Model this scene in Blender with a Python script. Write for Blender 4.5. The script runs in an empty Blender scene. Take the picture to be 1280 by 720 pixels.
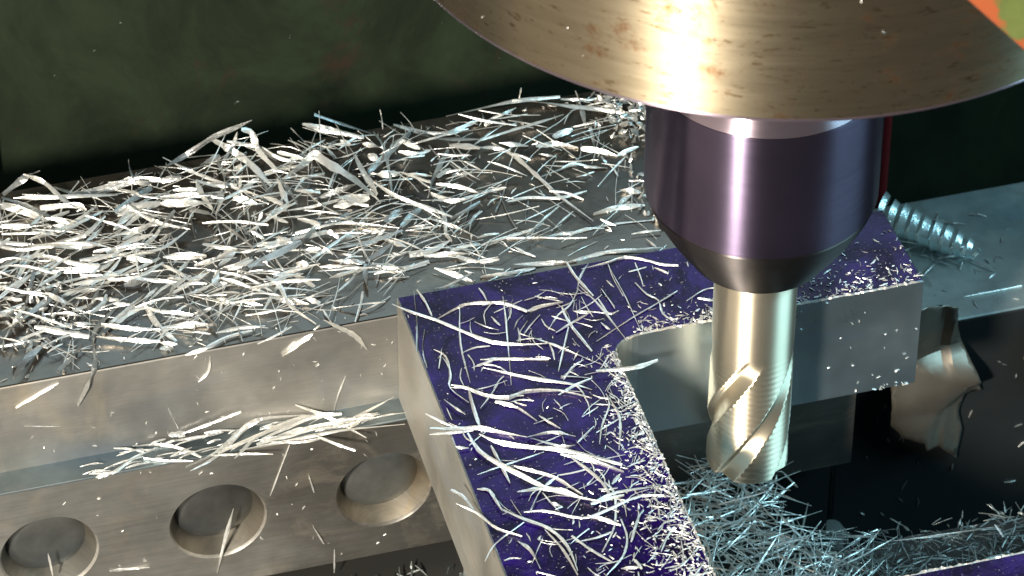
import bpy, bmesh, math, random
from mathutils import Vector, Matrix, noise
from mathutils.geometry import delaunay_2d_cdt

# ---------------------------------------------------------------- camera, world, lamps
sc = bpy.context.scene
MM = 0.001
col = sc.collection
sc.view_settings.view_transform = 'Standard'
sc.view_settings.look = 'None'
sc.view_settings.gamma = 1.0
sc.view_settings.exposure = 0.0

cam_d = bpy.data.cameras.new('camera')
cam = bpy.data.objects.new('camera', cam_d)
col.objects.link(cam)
sc.camera = cam
cam_d.sensor_width = 36.0
cam_d.lens = 142.78
cam_d.clip_start = 0.05
cam_d.clip_end = 20.0
_R = Vector((0.96339273, -0.26809173, 0.00112769))
_U = Vector((0.17514393, 0.63255655, 0.75445134))
_F = Vector((0.20297549, 0.72663543, -0.65635502))
_m = Matrix((_R, _U, -_F)).transposed().to_4x4()
_m.translation = Vector((-252.795, -688.888, 653.268)) * MM
cam.matrix_world = _m
cam_d.dof.use_dof = True
cam_d.dof.focus_distance = 0.975
cam_d.dof.aperture_fstop = 45.0

world = bpy.data.worlds.new('World')
sc.world = world
world.use_nodes = True
_bg = world.node_tree.nodes['Background']
_bg.inputs[0].default_value = (0.75, 0.9, 1.0, 1)
_bg.inputs[1].default_value = 0.055


def area_lamp(name, loc, target, size, power, color, size_y=None, shape='DISK'):
    d = bpy.data.lights.new(name, 'AREA')
    d.shape = shape
    d.size = size
    if size_y:
        d.size_y = size_y
    d.energy = power
    d.color = color
    o = bpy.data.objects.new(name, d)
    col.objects.link(o)
    o.location = loc
    o.rotation_euler = (Vector(target) - Vector(loc)).to_track_quat('-Z', 'Y').to_euler()
    return o


# work lamp: left of the camera, about 31 degrees up
area_lamp('work_lamp', (-0.54, -0.62, 0.47), (-0.05, 0.03, 0.0), 0.09, 26.0, (1.0, 0.93, 0.80))
# cool fill added behind the machine for a bluish sheen on the tops
area_lamp('back_fill_light', (0.10, 0.95, 0.95), (-0.05, 0.0, 0.0), 1.0, 5.5, (0.62, 0.87, 1.0), 0.6, 'RECTANGLE')
# second cool fill, added at the right for the pile and arm face
area_lamp('side_fill_light', (0.75, -0.35, 0.62), (0.03, 0.0, -0.05), 0.6, 9.0, (0.43, 0.84, 1.0), 0.5, 'RECTANGLE')
# warm fill added low on the left to brighten left-facing sides
area_lamp('left_fill_light', (-0.9, -0.35, 0.05), (-0.05, 0.0, -0.03), 0.7, 2.0, (1.0, 0.88, 0.70), 0.7, 'RECTANGLE')


# ---------------------------------------------------------------- helpers
def tag(o, label=None, cat=None, group=None, kind=None):
    if label:
        o['label'] = label
    if cat:
        o['category'] = cat
    if group:
        o['group'] = group
    if kind:
        o['kind'] = kind
    return o


def empty(name, loc=(0, 0, 0)):
    o = bpy.data.objects.new(name, None)
    o.empty_display_size = 0.01
    col.objects.link(o)
    o.location = Vector(loc) * MM
    return o


def link(name, me, parent=None, loc=None):
    o = bpy.data.objects.new(name, me)
    col.objects.link(o)
    if parent is not None:
        o.parent = parent
    if loc is not None:
        o.location = Vector(loc) * MM
    return o


def from_bm(name, bm, mats, parent=None, loc=(0, 0, 0), smooth=False, auto=None):
    """bm is in millimetres, in the frame of the thing at loc"""
    bm.normal_update()
    for v in bm.verts:
        v.co *= MM
    me = bpy.data.meshes.new(name)
    bm.to_mesh(me)
    bm.free()
    for m in (mats if isinstance(mats, (list, tuple)) else [mats]):
        me.materials.append(m)
    if smooth:
        me.polygons.foreach_set('use_smooth', [True] * len(me.polygons))
        if auto:
            me.set_sharp_from_angle(angle=math.radians(auto))
    return link(name, me, parent, loc)


def box_bm(x0, x1, y0, y1, z0, z1, bev=0.0, seg=2):
    bm = bmesh.new()
    bmesh.ops.create_cube(bm, size=1)
    for v in bm.verts:
        v.co = Vector(((x0 + x1) / 2 + v.co.x * (x1 - x0), (y0 + y1) / 2 + v.co.y * (y1 - y0),
                       (z0 + z1) / 2 + v.co.z * (z1 - z0)))
    if bev:
        bmesh.ops.bevel(bm, geom=list(bm.edges), offset=bev, segments=seg, affect='EDGES', profile=0.5)
    return bm


def lathe_bm(profile, n=128):
    """profile: list of (r, z) from top to bottom"""
    bm = bmesh.new()
    rings = []
    for r, z in profile:
        if r < 1e-6:
            rings.append([bm.verts.new((0, 0, z))])
        else:
            rings.append([bm.verts.new((r * math.cos(2 * math.pi * k / n), r * math.sin(2 * math.pi * k / n), z))
                          for k in range(n)])
    for a, b in zip(rings, rings[1:]):
        for k in range(n):
            k2 = (k + 1) % n
            if len(a) == 1 and len(b) == 1:
                continue
            if len(a) == 1:
                bm.faces.new((a[0], b[k], b[k2]))
            elif len(b) == 1:
                bm.faces.new((a[k], b[0], a[k2]))
            else:
                bm.faces.new((a[k], b[k], b[k2], a[k2]))
    bmesh.ops.recalc_face_normals(bm, faces=bm.faces)
    return bm


def prism_bm(poly, z0, z1):
    bm = bmesh.new()
    lo = [bm.verts.new((x, y, z0)) for x, y in poly]
    hi = [bm.verts.new((x, y, z1)) for x, y in poly]
    n = len(poly)
    bm.faces.new(hi)
    bm.faces.new(list(reversed(lo)))
    for k in range(n):
        bm.faces.new((lo[k], lo[(k + 1) % n], hi[(k + 1) % n], hi[k]))
    bmesh.ops.recalc_face_normals(bm, faces=bm.faces)
    return bm


# ---------------------------------------------------------------- materials
class NT:
    def __init__(self, name):
        self.m = bpy.data.materials.new(name)
        self.m.use_nodes = True
        self.t = self.m.node_tree
        self.b = self.t.nodes['Principled BSDF']
        self.co = self.t.nodes.new('ShaderNodeTexCoord')

    def n(self, typ, **kw):
        nd = self.t.nodes.new(typ)
        for k, v in kw.items():
            setattr(nd, k, v)
        return nd

    def l(self, a, b):
        self.t.links.new(a, b)

    def noise(self, scale, detail=6, rough=0.6, stretch=None, dist=0.0, off=(0, 0, 0)):
        mp = self.n('ShaderNodeMapping')
        self.l(self.co.outputs['Object'], mp.inputs[0])
        mp.inputs['Scale'].default_value = stretch or (1, 1, 1)
        mp.inputs['Location'].default_value = off
        nd = self.n('ShaderNodeTexNoise')
        nd.inputs['Scale'].default_value = scale
        nd.inputs['Detail'].default_value = detail
        nd.inputs['Roughness'].default_value = rough
        nd.inputs['Distortion'].default_value = dist
        self.l(mp.outputs[0], nd.inputs['Vector'])
        return nd.outputs['Fac']

    def ramp(self, fac, stops):
        r = self.n('ShaderNodeValToRGB')
        el = r.color_ramp.elements
        el[0].position, el[0].color = stops[0][0], stops[0][1]
        el[1].position, el[1].color = stops[-1][0], stops[-1][1]
        for p, c in stops[1:-1]:
            e = el.new(p)
            e.color = c
        self.l(fac, r.inputs[0])
        return r.outputs[0]

    def mix(self, fac, a, b, mode='MIX'):
        mx = self.n('ShaderNodeMix', data_type='RGBA', blend_type=mode)
        for sock, val in ((mx.inputs['Factor'], fac), (mx.inputs['A'], a), (mx.inputs['B'], b)):
            if isinstance(val, (int, float, tuple)):
                sock.default_value = val
            else:
                self.l(val, sock)
        return mx.outputs['Result']

    def rng(self, fac, a, b, lo=0.0, hi=1.0):
        r = self.n('ShaderNodeMapRange')
        r.inputs['From Min'].default_value = lo
        r.inputs['From Max'].default_value = hi
        r.inputs['To Min'].default_value = a
        r.inputs['To Max'].default_value = b
        self.l(fac, r.inputs['Value'])
        return r.outputs[0]

    def bump(self, fac, strength, dist=0.0002, prev=None):
        bp = self.n('ShaderNodeBump')
        bp.inputs['Strength'].default_value = strength
        bp.inputs['Distance'].default_value = dist
        self.l(fac, bp.inputs['Height'])
        if prev is not None:
            self.l(prev, bp.inputs['Normal'])
        return bp.outputs['Normal']

    def set(self, **kw):
        names = {'color': 'Base Color', 'metal': 'Metallic', 'rough': 'Roughness', 'normal': 'Normal',
                 'coat': 'Coat Weight', 'coat_rough': 'Coat Roughness', 'aniso': 'Anisotropic',
                 'rot': 'Anisotropic Rotation', 'tangent': 'Tangent', 'spec': 'Specular IOR Level',
                 'tint': 'Specular Tint'}
        for k, v in kw.items():
            s = self.b.inputs[names[k]]
            if isinstance(v, (int, float)):
                s.default_value = v
            elif isinstance(v, tuple):
                s.default_value = v if len(v) == 4 else v + (1,)
            else:
                self.l(v, s)
        return self.m

    def around_axis(self):
        tg = self.n('ShaderNodeTangent', direction_type='RADIAL', axis='Z')
        return tg.outputs[0]


def C4(r, g, b):
    return (r, g, b, 1)


def mat_steel(name, light, dark, stain, metal=0.85, rough=0.40, stretch=(1, 1, 14), bump=0.25, streaks=0.42):
    t = NT(name)
    grain = t.noise(160, 5, 0.65, stretch)
    blot = t.noise(26, 5, 0.6)
    smear = t.noise(55, 4, 0.6, (1, 1, 0.45), 0.6, (3, 1, 2))
    c = t.mix(t.ramp(blot, [(0.35, C4(0, 0, 0)), (0.68, C4(1, 1, 1))]), dark, light)
    c = t.mix(t.ramp(smear, [(0.56, C4(0, 0, 0)), (0.75, C4(0.7, 0.7, 0.7))]), c, stain)
    cool = t.noise(17, 4, 0.55, (1, 1, 1.6), 0.3, (7, 4, 1))
    c = t.mix(t.ramp(cool, [(0.52, C4(0, 0, 0)), (0.72, C4(0.8, 0.8, 0.8))]), c, C4(dark[0] * 1.05, dark[1] * 1.25, dark[2] * 1.5))
    c = t.mix(t.rng(grain, 0.0, streaks, 0.35, 0.8), c, C4(dark[0] * 0.7, dark[1] * 0.7, dark[2] * 0.7))
    nrm = t.bump(grain, bump, 0.00012)
    return t.set(color=c, metal=metal, rough=t.rng(blot, rough - 0.1, rough + 0.16, 0.3, 0.7), normal=nrm)


M = {}
M['jaw'] = mat_steel('ground_steel', C4(0.52, 0.495, 0.455), C4(0.30, 0.295, 0.285), C4(0.62, 0.53, 0.40), bump=0.10, streaks=0.3)
M['ledge'] = mat_steel('ledge_steel', C4(0.21, 0.255, 0.27), C4(0.12, 0.15, 0.165), C4(0.25, 0.25, 0.22), rough=0.36)
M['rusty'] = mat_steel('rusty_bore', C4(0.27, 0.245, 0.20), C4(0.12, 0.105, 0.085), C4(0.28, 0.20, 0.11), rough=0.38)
M['disc'] = mat_steel('screw_steel', C4(0.185, 0.19, 0.18), C4(0.10, 0.10, 0.095), C4(0.17, 0.13, 0.075), rough=0.4, stretch=(2, 2, 2))
M['jaw_dark'] = mat_steel('worn_steel', C4(0.30, 0.28, 0.25), C4(0.17, 0.16, 0.145), C4(0.33, 0.24, 0.14), rough=0.5)
M['base'] = mat_steel('plate_steel', C4(0.46, 0.51, 0.50), C4(0.27, 0.31, 0.31), C4(0.38, 0.40, 0.37), rough=0.45, stretch=(2, 2, 8))
M['jaw_top'] = mat_steel('oxidised_steel', C4(0.165, 0.146, 0.125), C4(0.09, 0.079, 0.068), C4(0.19, 0.16, 0.12), metal=0.92, rough=0.25, stretch=(2, 2, 2))
M['alu'] = mat_steel('milled_aluminium', C4(0.43, 0.51, 0.56), C4(0.35, 0.42, 0.47), C4(0.47, 0.50, 0.50), metal=0.95, rough=0.30, stretch=(1, 1, 10), bump=0.05, streaks=0.12)
M['alu_side'] = mat_steel('tan_lit_aluminium', C4(0.42, 0.395, 0.345), C4(0.31, 0.29, 0.255), C4(0.48, 0.43, 0.35), metal=0.7, rough=0.5, stretch=(1, 1, 6), bump=0.1)  # tan light off the jaw, painted into the left side's colour


def mat_dye():
    """spirit layout dye: brushed on unevenly, thin in streaks, dusted with fine metal"""
    t = NT('blue_layout_dye')
    b = t.noise(75, 6, 0.68, (1, 1, 1), 0.7)
    brush = t.noise(120, 5, 0.65, (5, 0.6, 1), 0.3)
    dust = t.noise(1500, 2, 0.5)
    fine = t.noise(420, 3, 0.5)
    scr = t.noise(240, 4, 0.6, (0.6, 5, 1), 0.4)
    c = t.mix(t.ramp(b, [(0.40, C4(0, 0, 0)), (0.68, C4(1, 1, 1))]), C4(0.002, 0.001, 0.007), C4(0.013, 0.0025, 0.085))
    c = t.mix(t.rng(brush, 0, 0.55, 0.42, 0.75), c, C4(0.006, 0.002, 0.03))
    c = t.mix(t.ramp(scr, [(0.68, C4(0, 0, 0)), (0.76, C4(0.55, 0.55, 0.55))]), c, C4(0.10, 0.085, 0.15))
    dm = t.mix(1.0, t.ramp(dust, [(0.66, C4(0, 0, 0)), (0.72, C4(1, 1, 1))]), t.ramp(b, [(0.40, C4(1, 1, 1)), (0.6, C4(0.15, 0.15, 0.15))]), 'MULTIPLY')
    c = t.mix(dm, c, C4(0.22, 0.20, 0.24))
    return t.set(color=c, metal=0.0, spec=0.16, rough=t.rng(b, 0.34, 0.10, 0.35, 0.68), normal=t.bump(b, 0.35, 0.0008, t.bump(fine, 0.25, 0.00015)),
                 tint=(0.8, 0.6, 1.0))


M['dye'] = mat_dye()


def mat_chip(name, color, metal, rough, var=0.5):
    t = NT(name)
    oi = t.n('ShaderNodeObjectInfo')
    streak = t.noise(620, 4, 0.65, (1, 1, 1))
    c = t.mix(t.rng(oi.outputs['Random'], 0.0, var), color, C4(color[0] * 0.55, color[1] * 0.58, color[2] * 0.62))
    c = t.mix(t.rng(streak, 0.0, 0.5, 0.4, 0.8), c, C4(color[0] * 0.5, color[1] * 0.5, color[2] * 0.5))
    return t.set(color=c, metal=metal, rough=rough, normal=t.bump(streak, 0.8, 0.0003))


M['chip'] = mat_chip('aluminium_chip', C4(0.93, 0.92, 0.88), 0.84, 0.38, 0.25)
M['chip_grey'] = mat_chip('grey_aluminium_chip', C4(0.58, 0.58, 0.56), 0.9, 0.40, 0.8)  # greyer copy: shade on slivers turned from the lamp put into colour
M['crumb'] = mat_chip('aluminium_crumb', C4(0.80, 0.79, 0.76), 0.75, 0.4, 0.3)


def mat_flange():
    t = NT('bare_spindle_steel')
    grain = t.noise(60, 5, 0.7, (0.6, 0.6, 7))
    fleck = t.noise(420, 4, 0.7, (0.55, 0.55, 1.9))
    rust = t.noise(62, 7, 0.72, (1, 1, 1.4), 0.5, (2.3, 0.7, 1.1))
    rust2 = t.noise(190, 4, 0.7)
    c = t.mix(t.rng(grain, 0, 1, 0.3, 0.7), C4(0.25, 0.205, 0.138), C4(0.305, 0.255, 0.178))
    c = t.mix(t.ramp(fleck, [(0.585, C4(0, 0, 0)), (0.67, C4(0.8, 0.8, 0.8))]), c, C4(0.12, 0.07, 0.03))
    mask = t.mix(1.0, t.ramp(rust, [(0.54, C4(0, 0, 0)), (0.65, C4(1, 1, 1))]), t.ramp(rust2, [(0.4, C4(0, 0, 0)), (0.6, C4(1, 1, 1))]), 'MULTIPLY')
    c = t.mix(mask, c, C4(0.15, 0.058, 0.017))
    nrm = t.bump(fleck, 0.06, 0.0001)
    inv = t.rng(mask, 0.95, 0.85)
    return t.set(color=c, metal=inv, rough=t.rng(grain, 0.41, 0.47, 0.3, 0.7), normal=nrm, aniso=0.95, rot=0.25, tangent=t.around_axis())


M['flange'] = mat_flange()


def mat_nut(name, c0, c1, rough):
    t = NT(name)
    grain = t.noise(70, 4, 0.6, (0.5, 0.5, 22))
    b = t.noise(45, 4, 0.6)
    c = t.mix(t.rng(b, 0, 1, 0.3, 0.7), c0, c1)
    return t.set(color=c, metal=0.95, rough=t.rng(grain, rough - 0.02, rough + 0.02, 0.3, 0.7),
                 aniso=1.0, rot=0.25, tangent=t.around_axis())


M['nut'] = mat_nut('blackened_chuck_steel', C4(0.130, 0.100, 0.155), C4(0.10, 0.08, 0.122), 0.34)
M['nut_nose'] = mat_nut('chuck_nose_steel', C4(0.09, 0.08, 0.078), C4(0.07, 0.062, 0.06), 0.42)
M['nut_ring'] = mat_nut('chuck_bevel_steel', C4(0.50, 0.40, 0.47), C4(0.42, 0.34, 0.40), 0.35)
M['mill'] = mat_nut('ground_tool_steel', C4(0.96, 0.84, 0.66), C4(0.86, 0.75, 0.57), 0.50)


def mat_green(name, base, dark, rust):
    t = NT(name)
    b = t.noise(26, 7, 0.72, (1, 1, 0.7), 0.5)
    r = t.noise(38, 7, 0.72, (1, 1, 0.8), 0.6, (5, 2, 1))
    f = t.noise(260, 3, 0.6)
    c = t.mix(t.ramp(b, [(0.35, C4(0, 0, 0)), (0.66, C4(1, 1, 1))]), dark, base)
    c = t.mix(t.ramp(r, [(0.585, C4(0, 0, 0)), (0.70, C4(0.8, 0.8, 0.8))]), c, rust)
    c = t.mix(t.ramp(f, [(0.72, C4(0, 0, 0)), (0.76, C4(0.6, 0.6, 0.6))]), c, C4(0.3, 0.32, 0.3))
    return t.set(color=c, metal=0.0, rough=t.rng(b, 0.42, 0.6, 0.3, 0.7), normal=t.bump(f, 0.08, 0.0002))


M['green'] = mat_green('oily_green_paint', C4(0.0105, 0.0175, 0.006), C4(0.006, 0.009, 0.005), C4(0.020, 0.010, 0.006))
M['green_lit'] = mat_green('chipped_light_green_paint', C4(0.16, 0.20, 0.05), C4(0.13, 0.15, 0.05), C4(0.40, 0.11, 0.035))


def mat_plain(name, c, rough=0.5, metal=0.0, var=0.4, scale=60):
    t = NT(name)
    b = t.noise(scale, 5, 0.65)
    cc = t.mix(t.rng(b, 0, var, 0.3, 0.7), c, C4(c[0] * 0.45, c[1] * 0.45, c[2] * 0.45))
    return t.set(color=cc, metal=metal, rough=t.rng(b, rough - 0.08, rough + 0.1, 0.3, 0.7), normal=t.bump(b, 0.2, 0.0003))


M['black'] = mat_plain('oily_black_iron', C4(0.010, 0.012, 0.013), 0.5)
M['bed'] = mat_plain('oily_cast_iron', C4(0.020, 0.019, 0.017), 0.5)
M['foil'] = mat_plain('tan_foil', C4(0.36, 0.315, 0.26), 0.36, 0.85, 0.8, 60)
M['pale'] = mat_plain('pale_steel', C4(0.14, 0.15, 0.145), 0.5, 0.2)
M['red'] = mat_plain('dark_red_streak', C4(0.11, 0.006, 0.008), 0.45)
M['coil'] = mat_chip('bluish_aluminium_coil', C4(0.80, 0.95, 0.96), 0.85, 0.30, 0.1)
M['oily_or_shaded'] = mat_chip('oily_or_shaded_chip', C4(0.30, 0.32, 0.31), 0.7, 0.42, 0.2)  # oil-coated chips below the jaw; painted shade on the far chips


def mat_guard():
    t = NT('chipped_guard_paint')
    sx = t.n('ShaderNodeSeparateXYZ')
    t.l(t.co.outputs['Object'], sx.inputs[0])
    nz = t.noise(120, 5, 0.6)
    ad = t.n('ShaderNodeMath', operation='MULTIPLY_ADD')
    t.l(nz, ad.inputs[0])
    ad.inputs[1].default_value = -0.03
    t.l(sx.outputs[0], ad.inputs[2])
    edge = t.ramp(t.rng(ad.outputs[0], 0, 1, -0.0185, -0.0065), [(0.40, C4(1, 1, 1)), (0.60, C4(0, 0, 0))])
    c = t.mix(edge, t.mix(t.rng(nz, 0, 1, 0.35, 0.65), C4(0.09, 0.11, 0.03), C4(0.06, 0.075, 0.02)), C4(0.25, 0.06, 0.02))
    return t.set(color=c, rough=0.5)


M['guard'] = mat_guard()


def mat_step():
    """ground plate; dark reflections towards its right end are painted into the colour"""
    t = NT('step_steel_painted_shade')
    grain = t.noise(150, 5, 0.65, (0.5, 1, 9))
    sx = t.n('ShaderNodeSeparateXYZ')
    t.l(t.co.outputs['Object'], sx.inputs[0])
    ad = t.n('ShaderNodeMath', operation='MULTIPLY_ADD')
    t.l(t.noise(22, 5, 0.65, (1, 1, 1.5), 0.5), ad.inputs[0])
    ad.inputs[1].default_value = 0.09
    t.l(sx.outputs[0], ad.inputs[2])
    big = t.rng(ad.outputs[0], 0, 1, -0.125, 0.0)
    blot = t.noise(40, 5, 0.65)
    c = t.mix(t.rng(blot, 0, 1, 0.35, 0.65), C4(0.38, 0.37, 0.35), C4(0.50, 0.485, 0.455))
    c = t.mix(t.ramp(big, [(0.30, C4(0, 0, 0)), (0.62, C4(0.72, 0.72, 0.72))]), c, C4(0.15, 0.135, 0.118))  # painted-in dark reflection, growing towards the right end
    sm = t.noise(60, 6, 0.7, (1, 1, 1.2), 0.8, (1, 5, 2))
    c = t.mix(t.ramp(sm, [(0.52, C4(0, 0, 0)), (0.72, C4(0.6, 0.6, 0.6))]), c, C4(0.62, 0.54, 0.43))
    c = t.mix(t.rng(grain, 0, 0.24, 0.4, 0.75), c, C4(0.09, 0.08, 0.068))
    return t.set(color=c, metal=0.88, rough=t.rng(blot, 0.32, 0.46, 0.3, 0.7), normal=t.bump(grain, 0.1, 0.0001))


M['step'] = mat_step()

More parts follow.
